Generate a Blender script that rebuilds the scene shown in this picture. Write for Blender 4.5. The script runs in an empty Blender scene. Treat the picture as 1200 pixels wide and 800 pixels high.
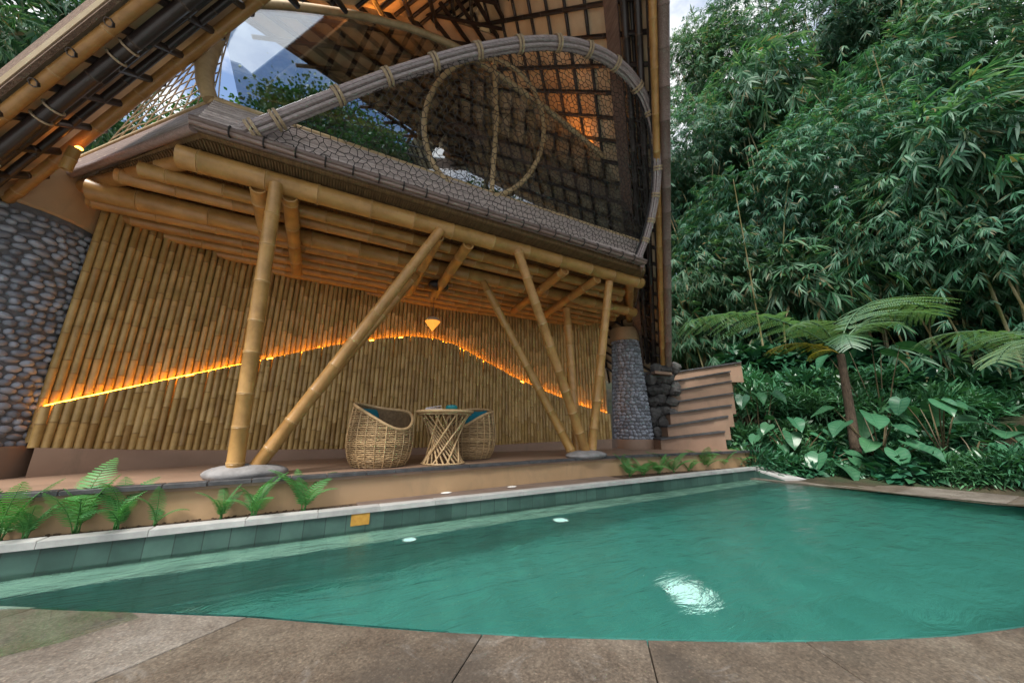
import bpy, math, random
import numpy as np
from mathutils import Vector, Matrix
random.seed(7); rng = np.random.default_rng(7)
S = bpy.context.scene; C = S.collection
R = math.radians

# ------------------------------------------------------------ camera model
FPX = 400.0; PT = math.atan(.25); YW = R(29)
fh = np.array([math.sin(YW), math.cos(YW), 0]); rt = np.array([math.cos(YW), -math.sin(YW), 0]); zz = np.array([0, 0, 1.])
fw = fh*math.cos(PT)+zz*math.sin(PT); upv = -fh*math.sin(PT)+zz*math.cos(PT)
def ray(u, v): return fw*FPX+rt*(u-600)+upv*(400-v)
def onz(u, v, z): d = ray(u, v); return d*(z/d[2])
def ony(u, v, y): d = ray(u, v); return d*(y/d[1])
def onp(u, v, n, c): d = ray(u, v); return d*(c/np.dot(n, d))
def atF(u, v, F): d = ray(u, v); return d*(F/np.dot(fh, d))
def proj(p):
    p = np.asarray(p, float); k = FPX/np.dot(p, fw); return 600+np.dot(p, rt)*k, 400-np.dot(p, upv)*k
cam = bpy.data.objects.new('camera', bpy.data.cameras.new('camera')); C.objects.link(cam)
cam.data.lens = 12.0; cam.data.sensor_width = 36; cam.data.clip_start = .05; cam.data.clip_end = 3000
cam.rotation_euler = (R(90)+PT, 0, -YW); S.camera = cam

# ------------------------------------------------------------ node helpers
def mat(name):
    m = bpy.data.materials.new(name); m.use_nodes = True
    nt = m.node_tree; b = nt.nodes['Principled BSDF']; return m, nt, b
def nd(nt, typ, **kw):
    n = nt.nodes.new(typ)
    for k, v in kw.items():
        if k in n.inputs: n.inputs[k].default_value = v
        else: setattr(n, k, v)
    return n
def ramp(nt, fac, stops):
    r = nt.nodes.new('ShaderNodeValToRGB'); e = r.color_ramp.elements
    while len(e) < len(stops): e.new(.5)
    for q, (p, c) in zip(e, stops): q.position = p; q.color = (*c, 1)
    nt.links.new(fac, r.inputs[0]); return r.outputs[0]
def coords(nt, scale=(1, 1, 1)):
    t = nd(nt, 'ShaderNodeTexCoord'); m = nd(nt, 'ShaderNodeMapping'); m.inputs['Scale'].default_value = scale
    nt.links.new(t.outputs['Object'], m.inputs[0]); return m.outputs[0]
def noise(nt, vec, scale, detail=4, rough=.55, dist=0):
    n = nd(nt, 'ShaderNodeTexNoise', Scale=scale, Detail=detail, Roughness=rough, Distortion=dist); nt.links.new(vec, n.inputs['Vector']); return n.outputs['Fac']
def mixc(nt, fac, a, b, mode='MIX'):
    m = nd(nt, 'ShaderNodeMix', data_type='RGBA', blend_type=mode)
    for s, i in ((fac, 0), (a, 6), (b, 7)):
        if hasattr(s, 'links') or isinstance(s, bpy.types.NodeSocket): nt.links.new(s, m.inputs[i])
        else: m.inputs[i].default_value = s if i == 0 else (*s, 1)
    return m.outputs[2]
def math_(nt, op, a, b=None):
    m = nd(nt, 'ShaderNodeMath', operation=op)
    for i, s in enumerate((a, b)):
        if s is None: continue
        if isinstance(s, bpy.types.NodeSocket): nt.links.new(s, m.inputs[i])
        else: m.inputs[i].default_value = s
    return m.outputs[0]
def bump(nt, b, h, strength=.3, dist=.02):
    n = nd(nt, 'ShaderNodeBump', Strength=strength, Distance=dist); nt.links.new(h, n.inputs['Height']); nt.links.new(n.outputs[0], b.inputs['Normal'])
def isl(nt): return nd(nt, 'ShaderNodeNewGeometry').outputs['Random Per Island']
def orand(nt): return nd(nt, 'ShaderNodeObjectInfo').outputs['Random']

def stuffmat(name, c0, c1, scale=8, rough=.7, bmp=.2, bd=.01, stretch=(1, 1, 1), island=0, c2=None, spec=.4):
    m, nt, b = mat(name); v = coords(nt, stretch)
    n = noise(nt, v, scale, 6, .6)
    col = ramp(nt, n, [(.3, c0), (.7, c1)])
    if c2:
        n2 = noise(nt, v, scale*.17, 3, .6); col = mixc(nt, ramp(nt, n2, [(.5, (0, 0, 0)), (.66, (1, 1, 1))]), col, c2)
    if island:
        f = ramp(nt, isl(nt), [(0, (1-island,)*3), (1, (1+island,)*3)]); col = mixc(nt, 1.0, col, f, 'MULTIPLY')
    nt.links.new(col, b.inputs['Base Color']); b.inputs['Roughness'].default_value = rough
    b.inputs['Specular IOR Level'].default_value = spec
    if bmp: bump(nt, b, noise(nt, v, scale*3, 5, .6), bmp, bd)
    return m
def bamboomat(name, c0, c1, c2, ring, rough=.38, island=False):
    m, nt, b = mat(name); v = coords(nt, (1, 1, 1))
    r = isl(nt) if island else orand(nt)
    col = ramp(nt, r, [(0, c0), (.5, c1), (1, c2)])
    n = noise(nt, v, 5, 5, .65); col = mixc(nt, 1.0, col, ramp(nt, n, [(.25, (.62, .58, .5)), (.6, (1.05, 1.03, 1))]), 'MULTIPLY')
    n2 = noise(nt, v, 26, 3, .6); col = mixc(nt, ramp(nt, n2, [(.62, (0, 0, 0)), (.8, (.55, .55, .55))]), col, tuple(x*.45 for x in c0))
    at = nd(nt, 'ShaderNodeAttribute', attribute_name='node')
    col = mixc(nt, math_(nt, 'MULTIPLY', at.outputs['Fac'], .7), col, ring)
    nt.links.new(col, b.inputs['Base Color']); b.inputs['Roughness'].default_value = rough
    bump(nt, b, n2, .12, .01); return m

M = {}
M['bamboo'] = bamboomat('bamboo', (.36, .19, .06), (.45, .25, .085), (.40, .23, .07), (.47, .31, .14))
M['bamboo_clad'] = bamboomat('bamboo_cladding', (.33, .205, .07), (.50, .345, .135), (.41, .27, .09), (.17, .095, .035), .42, True)
M['bamboo_dark'] = bamboomat('black_bamboo', (.022, .017, .018), (.032, .026, .026), (.045, .032, .028), (.13, .10, .075), .35)
M['bamboo_pale'] = bamboomat('pale_bamboo', (.46, .34, .18), (.52, .39, .22), (.55, .42, .24), (.38, .25, .12), .45)
M['brown'] = stuffmat('stained_split_bamboo', (.12, .08, .065), (.27, .20, .175), 14, .38, .25, .01, (1, 6, 6), .3)
M['brown_board'] = stuffmat('stained_board', (.12, .08, .065), (.24, .165, .135), 5, .42, .3, .01, (1, 1, 9), .25)
M['rail'] = stuffmat('rail_slats', (.22, .18, .175), (.42, .36, .36), 9, .27, .2, .008, (2, 6, 6), .35)
M['slat'] = stuffmat('pale_slats', (.38, .32, .30), (.60, .53, .50), 9, .4, .2, .008, (2, 6, 6), .25)
m, nt, b = mat('speckled_board'); v = coords(nt, (1, 1, 3)); vo = nd(nt, 'ShaderNodeTexVoronoi', Scale=3.6); nt.links.new(coords(nt, (1.6, 1.6, 5)), vo.inputs['Vector'])
col = ramp(nt, noise(nt, coords(nt, (1, 1, 14)), 5, 6), [(.3, (.13, .09, .075)), (.7, (.27, .19, .16))])
col = mixc(nt, ramp(nt, vo.outputs['Distance'], [(.10, (1, 1, 1)), (.15, (0, 0, 0))]), col, (.55, .45, .34)); nt.links.new(col, b.inputs['Base Color']); b.inputs['Roughness'].default_value = .42; M['speckled'] = m
M['rope'] = stuffmat('rope', (.36, .27, .17), (.50, .39, .26), 60, .8, .3)
M['net'] = stuffmat('net_cord', (.012, .011, .011), (.03, .027, .025), 30, .7, 0)
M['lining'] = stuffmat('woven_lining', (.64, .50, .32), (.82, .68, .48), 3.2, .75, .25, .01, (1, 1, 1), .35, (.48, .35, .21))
M['thatch'] = stuffmat('thatch', (.13, .085, .06), (.28, .19, .135), 9, .9, .8, .05, (1, 4, 4))
M['reed'] = stuffmat('reed_mat', (.10, .06, .028), (.26, .165, .075), 5, .7, .4, .02, (14, 1, 1))
M['plaster'] = stuffmat('terracotta_plaster', (.24, .155, .105), (.31, .20, .14), 2.2, .6, .05, .01, (1, 1, 1), 0, (.27, .18, .13))
M['plaster_tan'] = stuffmat('tan_plaster', (.36, .235, .125), (.44, .29, .16), 2.0, .65, .06, .01, (1, 1, 1), 0, (.37, .25, .15))
M['slate'] = stuffmat('dark_slate', (.03, .03, .033), (.085, .085, .09), 8, .5, .4, .01)
M['pebble'] = stuffmat('river_pebbles', (.225, .245, .29), (.32, .345, .395), 7, .6, .15, .01, (1, 1, 1), .38)
M['mortar'] = stuffmat('pebble_mortar', (.11, .112, .12), (.18, .18, .19), 20, .9, .4)
M['boulder'] = stuffmat('grey_boulder', (.16, .155, .155), (.30, .29, .29), 5, .7, .5, .02)
M['lava'] = stuffmat('lava_rock', (.045, .044, .044), (.13, .125, .12), 7, .85, .7, .03, (1, 1, 1), .3)
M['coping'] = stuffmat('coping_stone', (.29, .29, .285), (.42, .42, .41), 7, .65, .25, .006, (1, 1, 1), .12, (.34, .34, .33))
M['soil'] = stuffmat('soil', (.045, .028, .018), (.13, .085, .055), 9, .95, .9, .04)
M['ground'] = stuffmat('forest_floor', (.018, .016, .008), (.065, .052, .027), 3, .95, .9, .06, (1, 1, 1), 0, (.022, .045, .015))
M['paving'] = stuffmat('wet_slate_paving', (.10, .075, .07), (.19, .145, .135), 4, .3, .2, .008)
M['white'] = stuffmat('white_cotton', (.72, .70, .66), (.80, .78, .74), 20, .85, .1)
M['teal'] = stuffmat('teal_fabric', (.0, .11, .16), (.005, .16, .21), 40, .8, .2, .004)
M['ceramic'] = stuffmat('teal_ceramic', (.02, .25, .28), (.03, .33, .35), 8, .25, 0)
M['paper'] = stuffmat('paper', (.62, .58, .62), (.7, .66, .7), 10, .8, 0)
M['rattan'] = stuffmat('rattan', (.36, .235, .115), (.55, .385, .205), 18, .5, .2, .004, (1, 1, 1), .35)
M['rattan_shade'] = stuffmat('rattan_gap_shade', (.10, .062, .03), (.2, .13, .065), 25, .7, .3)  # darker rattan: shade inside the weave put into the colour
M['black'] = stuffmat('black_plastic', (.012, .012, .013), (.022, .022, .024), 12, .5, 0)
M['culm'] = bamboomat('green_culm', (.10, .13, .04), (.22, .19, .08), (.30, .23, .11), (.32, .28, .17), .45)
M['bark'] = stuffmat('bark', (.05, .035, .025), (.14, .10, .07), 9, .9, .8, .03, (4, 4, 1))
M['stalk'] = stuffmat('stalk', (.06, .05, .025), (.13, .10, .05), 12, .6, .2)

for k_, c_ in (('plaster', (.17, .125, .085)), ('plaster_tan', (.25, .185, .11))):
    nt_ = M[k_].node_tree; b_ = nt_.nodes['Principled BSDF']; src = b_.inputs['Base Color'].links[0].from_socket
    f_ = ramp(nt_, noise(nt_, coords(nt_, (1, 1, .35)), 2.6, 8, .7, .8), [(.52, (0, 0, 0)), (.72, (.6, .6, .6))]); nt_.links.new(mixc(nt_, f_, src, c_), b_.inputs['Base Color'])
def leafmat(name, cols, rough=.42, trans=.25, spec=.5, vein=False):
    m, nt, b = mat(name)
    st = [(i/(len(cols)-1), c) for i, c in enumerate(cols)]
    col = ramp(nt, isl(nt), st)
    n = noise(nt, coords(nt), .55, 3, .6); col = mixc(nt, 1.0, col, ramp(nt, n, [(.3, (.68, .7, .75)), (.7, (1.25, 1.2, 1.1))]), 'MULTIPLY')
    col = mixc(nt, 1.0, col, ramp(nt, orand(nt), [(0, (.78, .9, .95)), (.5, (1.1, 1.02, .9)), (1, (.95, 1.12, 1.08))]), 'MULTIPLY')
    if vein:
        at = nd(nt, 'ShaderNodeAttribute', attribute_name='node'); col = mixc(nt, math_(nt, 'MULTIPLY', at.outputs['Fac'], .45), col, (.16, .30, .17))
    nt.links.new(col, b.inputs['Base Color']); b.inputs['Roughness'].default_value = rough; b.inputs['Specular IOR Level'].default_value = spec
    t = nd(nt, 'ShaderNodeBsdfTranslucent'); nt.links.new(mixc(nt, 1.0, col, (1.2, 1.35, .6), 'MULTIPLY'), t.inputs[0])
    mx = nd(nt, 'ShaderNodeMixShader', Fac=trans); nt.links.new(b.outputs[0], mx.inputs[1]); nt.links.new(t.outputs[0], mx.inputs[2])
    nt.links.new(mx.outputs[0], nt.nodes['Material Output'].inputs[0]); return m
M['leaf_bamboo'] = leafmat('bamboo_leaf', [(.028, .115, .065), (.042, .145, .082), (.065, .18, .10), (.095, .22, .145), (.19, .32, .26), (.036, .13, .08), (.055, .165, .11), (.24, .19, .11)], .5, .34, .3)
M['leaf_tree'] = leafmat('tree_leaf', [(.03, .085, .03), (.045, .12, .04), (.07, .15, .055), (.055, .13, .045)], .4, .25)
M['leaf_fern'] = leafmat('fern_leaf', [(.07, .24, .075), (.09, .29, .09), (.12, .33, .11), (.075, .25, .07)], .5, .3)
M['leaf_treefern'] = leafmat('tree_fern_leaf', [(.10, .21, .12), (.13, .25, .15), (.16, .28, .18), (.16, .24, .11)], .42, .3)
M['leaf_yellow'] = leafmat('yellowing_leaf', [(.25, .21, .035), (.32, .26, .05), (.18, .19, .04), (.22, .2, .04)], .5, .3)
M['leaf_big'] = leafmat('big_leaf', [(.014, .075, .042), (.025, .105, .06), (.042, .145, .078), (.02, .09, .048)], .33, .2, .5, True)
M['leaf_dark'] = leafmat('understory_leaf', [(.035, .13, .07), (.055, .18, .09), (.09, .23, .13), (.045, .155, .07)], .35, .2)
M['leaf_pale'] = leafmat('veined_leaf', [(.06, .19, .115), (.11, .24, .16), (.2, .32, .24)], .4, .2)

def emat(name, col, strength):
    m, nt, b = mat(name); b.inputs['Base Color'].default_value = (*col, 1)
    b.inputs['Emission Color'].default_value = (*col, 1); b.inputs['Emission Strength'].default_value = strength; return m
M['led'] = emat('warm_led', (1, .36, .02), 15)
M['cove'] = emat('warm_cove', (1, .32, .04), 9)
M['uplight'] = emat('uplight_lens', (1, .32, .04), 6)
M['bulb'] = emat('warm_bulb', (1, .36, .05), .42)
M['pool_glow'] = emat('pool_glow_disc', (.75, .95, .9), .3)  # glow of the pool lamp and of the added glint discs
# glass
m, nt, b = mat('window_glass'); nt.nodes.remove(b)
g = nd(nt, 'ShaderNodeBsdfGlossy', Roughness=.0); t = nd(nt, 'ShaderNodeBsdfTransparent'); t.inputs[0].default_value = (.74, .82, .87, 1)
mx = nd(nt, 'ShaderNodeMixShader', Fac=.3)
nt.links.new(t.outputs[0], mx.inputs[1]); nt.links.new(g.outputs[0], mx.inputs[2]); nt.links.new(mx.outputs[0], nt.nodes['Material Output'].inputs[0]); M['glass'] = m
# water
m, nt, b = mat('pool_water'); nt.nodes.remove(b)
v = coords(nt, (.75, 1.9, 1)); h1 = noise(nt, v, 3.2, 5, .6, .6); h2 = noise(nt, coords(nt, (1, 1, 1)), 1.1, 3, .5)
hh = math_(nt, 'ADD', h1, math_(nt, 'MULTIPLY', h2, .8))
bp = nd(nt, 'ShaderNodeBump', Strength=.5, Distance=.06); nt.links.new(hh, bp.inputs['Height'])
fr = nd(nt, 'ShaderNodeFresnel', IOR=1.33); nt.links.new(bp.outputs[0], fr.inputs['Normal'])
g = nd(nt, 'ShaderNodeBsdfGlossy', Roughness=.03); nt.links.new(bp.outputs[0], g.inputs['Normal'])
t = nd(nt, 'ShaderNodeBsdfRefraction', Roughness=.0, IOR=1.33); nt.links.new(bp.outputs[0], t.inputs['Normal']); t.inputs[0].default_value = (.78, .96, .92, 1)
mx = nd(nt, 'ShaderNodeMixShader'); nt.links.new(fr.outputs[0], mx.inputs[0]); nt.links.new(t.outputs[0], mx.inputs[1]); nt.links.new(g.outputs[0], mx.inputs[2])
nt.links.new(mx.outputs[0], nt.nodes['Material Output'].inputs[0]); M['water'] = m
m, nt, b = mat('water_film'); nt.nodes.remove(b); t = nd(nt, 'ShaderNodeBsdfTransparent'); t.inputs[0].default_value = (.88, .93, .88, 1); g = nd(nt, 'ShaderNodeBsdfGlossy', Roughness=.05)
bp = nd(nt, 'ShaderNodeBump', Strength=.06, Distance=.02); nt.links.new(noise(nt, coords(nt, (1, 2, 1)), 3, 4), bp.inputs['Height']); nt.links.new(bp.outputs[0], g.inputs['Normal']); fr = nd(nt, 'ShaderNodeFresnel', IOR=1.33); nt.links.new(bp.outputs[0], fr.inputs['Normal'])
mx = nd(nt, 'ShaderNodeMixShader'); nt.links.new(math_(nt, 'MULTIPLY', fr.outputs[0], .3), mx.inputs[0]); nt.links.new(t.outputs[0], mx.inputs[1]); nt.links.new(g.outputs[0], mx.inputs[2]); nt.links.new(mx.outputs[0], nt.nodes['Material Output'].inputs[0]); M['film'] = m
# green pool tile (brick pattern on X-Z / X-Y)
def tilemat(name, cols, mortar, sx, sy, vert=False, rough=.35):
    m, nt, b = mat(name); tc = nd(nt, 'ShaderNodeTexCoord'); vec = tc.outputs['Object']
    if vert:
        sp = nd(nt, 'ShaderNodeSeparateXYZ'); cb = nd(nt, 'ShaderNodeCombineXYZ'); nt.links.new(vec, sp.inputs[0])
        nt.links.new(sp.outputs[0], cb.inputs[0]); nt.links.new(sp.outputs[2], cb.inputs[1]); vec = cb.outputs[0]
    bk = nd(nt, 'ShaderNodeTexBrick', Scale=1.0); bk.offset = 0
    bk.inputs['Brick Width'].default_value = sx; bk.inputs['Row Height'].default_value = sy; bk.inputs['Mortar Size'].default_value = .004
    bk.inputs['Color1'].default_value = (*cols[0], 1); bk.inputs['Color2'].default_value = (*cols[1], 1); bk.inputs['Mortar'].default_value = (*mortar, 1)
    nt.links.new(vec, bk.inputs['Vector'])
    n = noise(nt, tc.outputs['Object'], 4, 5, .6)
    col = mixc(nt, 1.0, bk.outputs[0], ramp(nt, n, [(.3, (.65, .7, .68)), (.7, (1.25, 1.2, 1.15))]), 'MULTIPLY')
    nt.links.new(col, b.inputs['Base Color']); b.inputs['Roughness'].default_value = rough; return m
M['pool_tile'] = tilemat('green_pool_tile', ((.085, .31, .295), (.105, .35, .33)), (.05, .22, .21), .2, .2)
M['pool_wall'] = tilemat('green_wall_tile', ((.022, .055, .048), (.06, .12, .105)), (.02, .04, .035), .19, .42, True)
M['ledge'] = tilemat('pale_ledge_tile', ((.40, .55, .48), (.46, .6, .53)), (.34, .47, .41), .21, .21)
# deck: andesite slabs, radial joints are built as geometry
m, nt, b = mat('andesite_slab'); v = coords(nt)
n1 = noise(nt, v, 1.3, 6, .65, .4); n2 = noise(nt, v, 60, 3, .7); n3 = noise(nt, v, 5, 6, .7)
col = ramp(nt, n1, [(.32, (.06, .05, .042)), (.5, (.125, .10, .08)), (.66, (.22, .195, .165))])
col = mixc(nt, .45, col, ramp(nt, n3, [(.3, (.06, .048, .038)), (.7, (.20, .175, .145))]))
col = mixc(nt, 1.0, col, ramp(nt, n2, [(.3, (.6, .6, .6)), (.5, (1, 1, 1)), (.72, (1.5, 1.5, 1.45))]), 'MULTIPLY')
col = mixc(nt, 1.0, col, ramp(nt, isl(nt), [(0, (.74, .69, .63)), (.5, (.95, .91, .86)), (1, (1.2, 1.23, 1.27))]), 'MULTIPLY')
n4 = noise(nt, v, 2.1, 8, .75, 1.2); col = mixc(nt, ramp(nt, n4, [(.56, (0, 0, 0)), (.70, (.55, .55, .55))]), col, (.29, .275, .255))
n5 = noise(nt, v, .9, 5, .6, .8); col = mixc(nt, ramp(nt, n5, [(.33, (.6, .6, .6)), (.45, (0, 0, 0))]), col, (.06, .05, .042))
vo = nd(nt, 'ShaderNodeTexVoronoi', Scale=55.0); nt.links.new(v, vo.inputs['Vector']); col = mixc(nt, 1.0, col, ramp(nt, vo.outputs['Distance'], [(.0, (1.5, 1.5, 1.5)), (.35, (.92, .92, .92))]), 'MULTIPLY')
nt.links.new(col, b.inputs['Base Color']); b.inputs['Roughness'].default_value = .55
bump(nt, b, math_(nt, 'ADD', n2, n3), .35, .006); M['deck'] = m

# ------------------------------------------------------------ mesh builder
class MB:
    def __init__(s): s.v = []; s.f = []; s.a = []
    def add(s, vs, fs, at=None):
        o = len(s.v); s.v += [tuple(map(float, p)) for p in vs]; s.f += [tuple(i+o for i in f) for f in fs]
        s.a += list(at) if at is not None else [0.0]*len(vs); return s
    def tube(s, pts, r, n=8, closed=False, cap=True, at=None, squash=None):
        P = [np.asarray(p, float) for p in pts]; k = len(P)
        rs = r if hasattr(r, '__len__') else [r]*k
        T = []
        for i in range(k):
            a = P[(i-1) % k] if (closed or i > 0) else P[i]; b_ = P[(i+1) % k] if (closed or i < k-1) else P[i]
            d = b_-a; L = np.linalg.norm(d); T.append(d/L if L > 1e-9 else (T[-1] if T else zz))
        u = np.cross(T[0], zz); u = u if np.linalg.norm(u) > .05 else np.cross(T[0], [1, 0, 0]); u /= np.linalg.norm(u)
        vs = []; av = []
        for i in range(k):
            u = u-T[i]*np.dot(u, T[i]); u /= np.linalg.norm(u); w = np.cross(T[i], u)
            for j in range(n):
                a = 2*math.pi*j/n; vs.append(P[i]+rs[i]*(math.cos(a)*u+math.sin(a)*w)); av.append(at[i] if at else 0.)
        fs = []
        for i in range(k if closed else k-1):
            for j in range(n):
                j2 = (j+1) % n; i2 = (i+1) % k
                fs.append((i*n+j, i*n+j2, i2*n+j2, i2*n+j))
        if cap and not closed: fs += [tuple(range(n-1, -1, -1)), tuple((k-1)*n+j for j in range(n))]
        return s.add(vs, fs, av)
    def bamboo(s, p0, p1, r0, r1=None, gap=.38, n=12, phase=None, hollow=True):
        p0 = np.asarray(p0, float); p1 = np.asarray(p1, float); L = np.linalg.norm(p1-p0); r1 = r0 if r1 is None else r1
        q = [0.0]; g = gap*(random.random() if phase is None else phase); e = min(.02, r0*.28)
        st = [(0, 1, 0)]
        x = max(g, .05)
        while x < L-.05:
            st += [(x-e, 1, 0), (x-e*.3, 1.07, .5), (x, 1.0, 1), (x+e*.3, 1.08, .9), (x+e, 1, 0)]; x += gap*random.uniform(.85, 1.15)
        st += [(L, 1, 0)]
        pts = []; rs = []; at = []
        if hollow: pts.append(p0+(p1-p0)*(.04/L)); rs.append(r0*.74); at.append(0); pts.append(p0); rs.append(r0*.8); at.append(.9)
        for t, k, a in st: pts.append(p0+(p1-p0)*(t/L)); rs.append((r0+(r1-r0)*t/L)*k); at.append(a)
        if hollow: pts.append(p1); rs.append(r1*.8); at.append(.9); pts.append(p1-(p1-p0)*(.04/L)); rs.append(r1*.74); at.append(0)
        # axis fixed: build rings by hand so that reversed end rings keep the frame
        d = (p1-p0)/L; u = np.cross(d, zz); u = u if np.linalg.norm(u) > .05 else np.cross(d, [1, 0, 0]); u /= np.linalg.norm(u); w = np.cross(d, u)
        vs = []; av = []
        for p, r, a in zip(pts, rs, at):
            for j in range(n):
                t = 2*math.pi*j/n; vs.append(p+r*(math.cos(t)*u+math.sin(t)*w)); av.append(a)
        fs = []
        for i in range(len(pts)-1):
            for j in range(n): j2 = (j+1) % n; fs.append((i*n+j, i*n+j2, (i+1)*n+j2, (i+1)*n+j))
        k = len(pts); fs += [tuple(range(n-1, -1, -1)), tuple((k-1)*n+j for j in range(n))]
        return s.add(vs, fs, av)
    def box(s, lo, hi, bev=0):
        x0, y0, z0 = lo; x1, y1, z1 = hi
        return s.prism([(x0, y0), (x1, y0), (x1, y1), (x0, y1)], z0, z1, bev)
    def prism(s, poly, z0, z1, bev=0):
        n = len(poly); P = [np.array(p, float) for p in poly]
        if bev:
            c = sum(P)/n; Q = [p+(c-p)/max(np.linalg.norm(c-p), 1e-6)*bev*1.4 for p in P]
            lay = [(P, z0), (P, z1-bev), (Q, z1)]
        else: lay = [(P, z0), (P, z1)]
        vs = [(p[0], p[1], z) for L, z in lay for p in L]
        fs = [tuple(range(n-1, -1, -1)), tuple((len(lay)-1)*n+j for j in range(n))]
        for i in range(len(lay)-1):
            for j in range(n): j2 = (j+1) % n; fs.append((i*n+j, i*n+j2, (i+1)*n+j2, (i+1)*n+j))
        return s.add(vs, fs)
    def quad(s, *p): return s.add(p, [tuple(range(len(p)))])
    def slab(s, pts, off):  # polygon in 3-D with thickness vector
        n = len(pts); P = [np.asarray(p, float) for p in pts]; Q = [p+np.asarray(off) for p in P]
        fs = [tuple(range(n)), tuple(range(2*n-1, n-1, -1))]+[(j, (j+1) % n, n+(j+1) % n, n+j)[::-1] for j in range(n)]
        return s.add(P+Q, fs)
    def grid(s, fn, nu, nv, closeu=False):
        vs = [fn(i/(nu if closeu else nu-1), j/(nv-1)) for i in range(nu) for j in range(nv)]
        fs = [(i*nv+j, ((i+1) % nu)*nv+j, ((i+1) % nu)*nv+j+1, i*nv+j+1) for i in range(nu if closeu else nu-1) for j in range(nv-1)]
        return s.add(vs, fs)
    def blob(s, c, r, rot=0, nu=12, nv=8, jit=.0, tilt=None):
        c = np.asarray(c, float); ca, sa = math.cos(rot), math.sin(rot); vs = []; off = [random.uniform(0, 6) for _ in range(4)]
        for i in range(nv+1):
            th = math.pi*i/nv
            for j in range(nu):
                ph = 2*math.pi*j/nu
                k = 1+jit*(math.sin(2*ph+off[0])*.5+math.sin(3*ph+off[1]+2*th)*.35+math.sin(3*th+off[2])*.4)
                x, y, z = r[0]*math.sin(th)*math.cos(ph)*k, r[1]*math.sin(th)*math.sin(ph)*k, r[2]*math.cos(th)*k
                p = np.array([ca*x-sa*y, sa*x+ca*y, z])
                if tilt is not None: p = tilt@p
                vs.append(c+p)
        fs = [(i*nu+j, (i+1)*nu+j, (i+1)*nu+(j+1) % nu, i*nu+(j+1) % nu) for i in range(nv) for j in range(nu)]
        return s.add(vs, fs)
    def lathe(s, c, prof, n=24):
        vs = [(c[0]+r*math.cos(2*math.pi*j/n), c[1]+r*math.sin(2*math.pi*j/n), c[2]+z) for r, z in prof for j in range(n)]
        fs = [(i*n+j, i*n+(j+1) % n, (i+1)*n+(j+1) % n, (i+1)*n+j) for i in range(len(prof)-1) for j in range(n)]
        return s.add(vs, fs)
    def mesh(s, name, smooth=True):
        me = bpy.data.meshes.new(name); me.from_pydata(s.v, [], s.f)
        if smooth:
            me.polygons.foreach_set('use_smooth', [True]*len(me.polygons)); me.set_sharp_from_angle(angle=R(50))
        if any(s.a): me.attributes.new('node', 'FLOAT', 'POINT').data.foreach_set('value', s.a)
        return me

def tag(o, label=None, cat=None, group=None, kind=None):
    for k, v in (('label', label), ('category', cat), ('group', group), ('kind', kind)):
        if v: o[k] = v
    return o
def empty(name, loc, label, cat, group=None):
    o = bpy.data.objects.new(name, None); C.objects.link(o); o.location = [float(x) for x in loc]; o.empty_display_size = .2
    return tag(o, label, cat, group)
TOP = {}
def wloc(o):
    v = Vector((0, 0, 0))
    while o is not None: v += o.location; o = o.parent
    return v
def build(name, mb, m, parent=None, smooth=True, **kw):
    me = mb.mesh(name, smooth) if isinstance(mb, MB) else mb
    o = bpy.data.objects.new(name, me); C.objects.link(o); me.materials.append(M[m] if isinstance(m, str) else m)
    if parent is not None:
        r = parent
        while r.parent is not None: r = r.parent
        o.parent = parent
        if parent is r and r.type == 'EMPTY': o.matrix_parent_inverse = Matrix.Translation(r.location).inverted()
    return tag(o, **kw)
def struct(name, mb, m, smooth=False, kind='structure'): return build(name, mb, m, None, smooth, kind=kind)
def copy_tree(o, parent=None):
    c = o.copy(); C.objects.link(c)
    if parent is not None: c.parent = parent
    for ch in list(o.children): copy_tree(ch, c)
    return c

# vectorised leaves: P base, D direction, N normal, L length, W width
def leaf_arrays(P, D, N, L, W, prof, droop):
    D = D/np.linalg.norm(D, axis=1, keepdims=True); Sd = np.cross(D, N); Sd /= (np.linalg.norm(Sd, axis=1, keepdims=True)+1e-9); N = np.cross(Sd, D)
    k = len(prof); n = len(P); V = np.zeros((n, 2*k+2, 3)); L = L[:, None]; W = W[:, None]
    V[:, 0] = P
    for i, (t, w) in enumerate(prof):
        c = P+D*L*t-N*L*droop*t*t
        V[:, 1+2*i] = c+Sd*W*w+N*W*.18; V[:, 2+2*i] = c-Sd*W*w+N*W*.18
    V[:, -1] = P+D*L-N*L*droop
    f = [(0, 1, 2)]+[(1+2*i, 3+2*i, 4+2*i, 2+2*i) for i in range(k-1)]+[(2*k-1, 2*k+1, 2*k)]
    return V, f
def leaf_mesh(name, parts, extra=None):
    VV = []; LI = []; LS = []; base = 0
    for V, f in parts:
        n, m_, _ = V.shape; VV.append(V.reshape(-1, 3))
        loops = np.array([i for q in f for i in q]); sizes = np.array([len(q) for q in f])
        LI.append((loops[None, :]+(np.arange(n)*m_)[:, None]+base).ravel()); LS.append(np.tile(sizes, n)); base += n*m_
    if extra is not None and extra.v:
        VV.append(np.array(extra.v)); LI.append(np.array([i+base for f in extra.f for i in f])); LS.append(np.array([len(f) for f in extra.f])); base += len(extra.v)
    VV = np.concatenate(VV); LI = np.concatenate(LI).astype(np.int32); LS = np.concatenate(LS).astype(np.int32)
    me = bpy.data.meshes.new(name); me.vertices.add(len(VV)); me.vertices.foreach_set('co', VV.astype(np.float32).ravel())
    me.loops.add(len(LI)); me.loops.foreach_set('vertex_index', LI)
    me.polygons.add(len(LS)); me.polygons.foreach_set('loop_start', np.concatenate([[0], np.cumsum(LS)[:-1]]).astype(np.int32))
    me.update(calc_edges=True); me.validate(); return me
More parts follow.
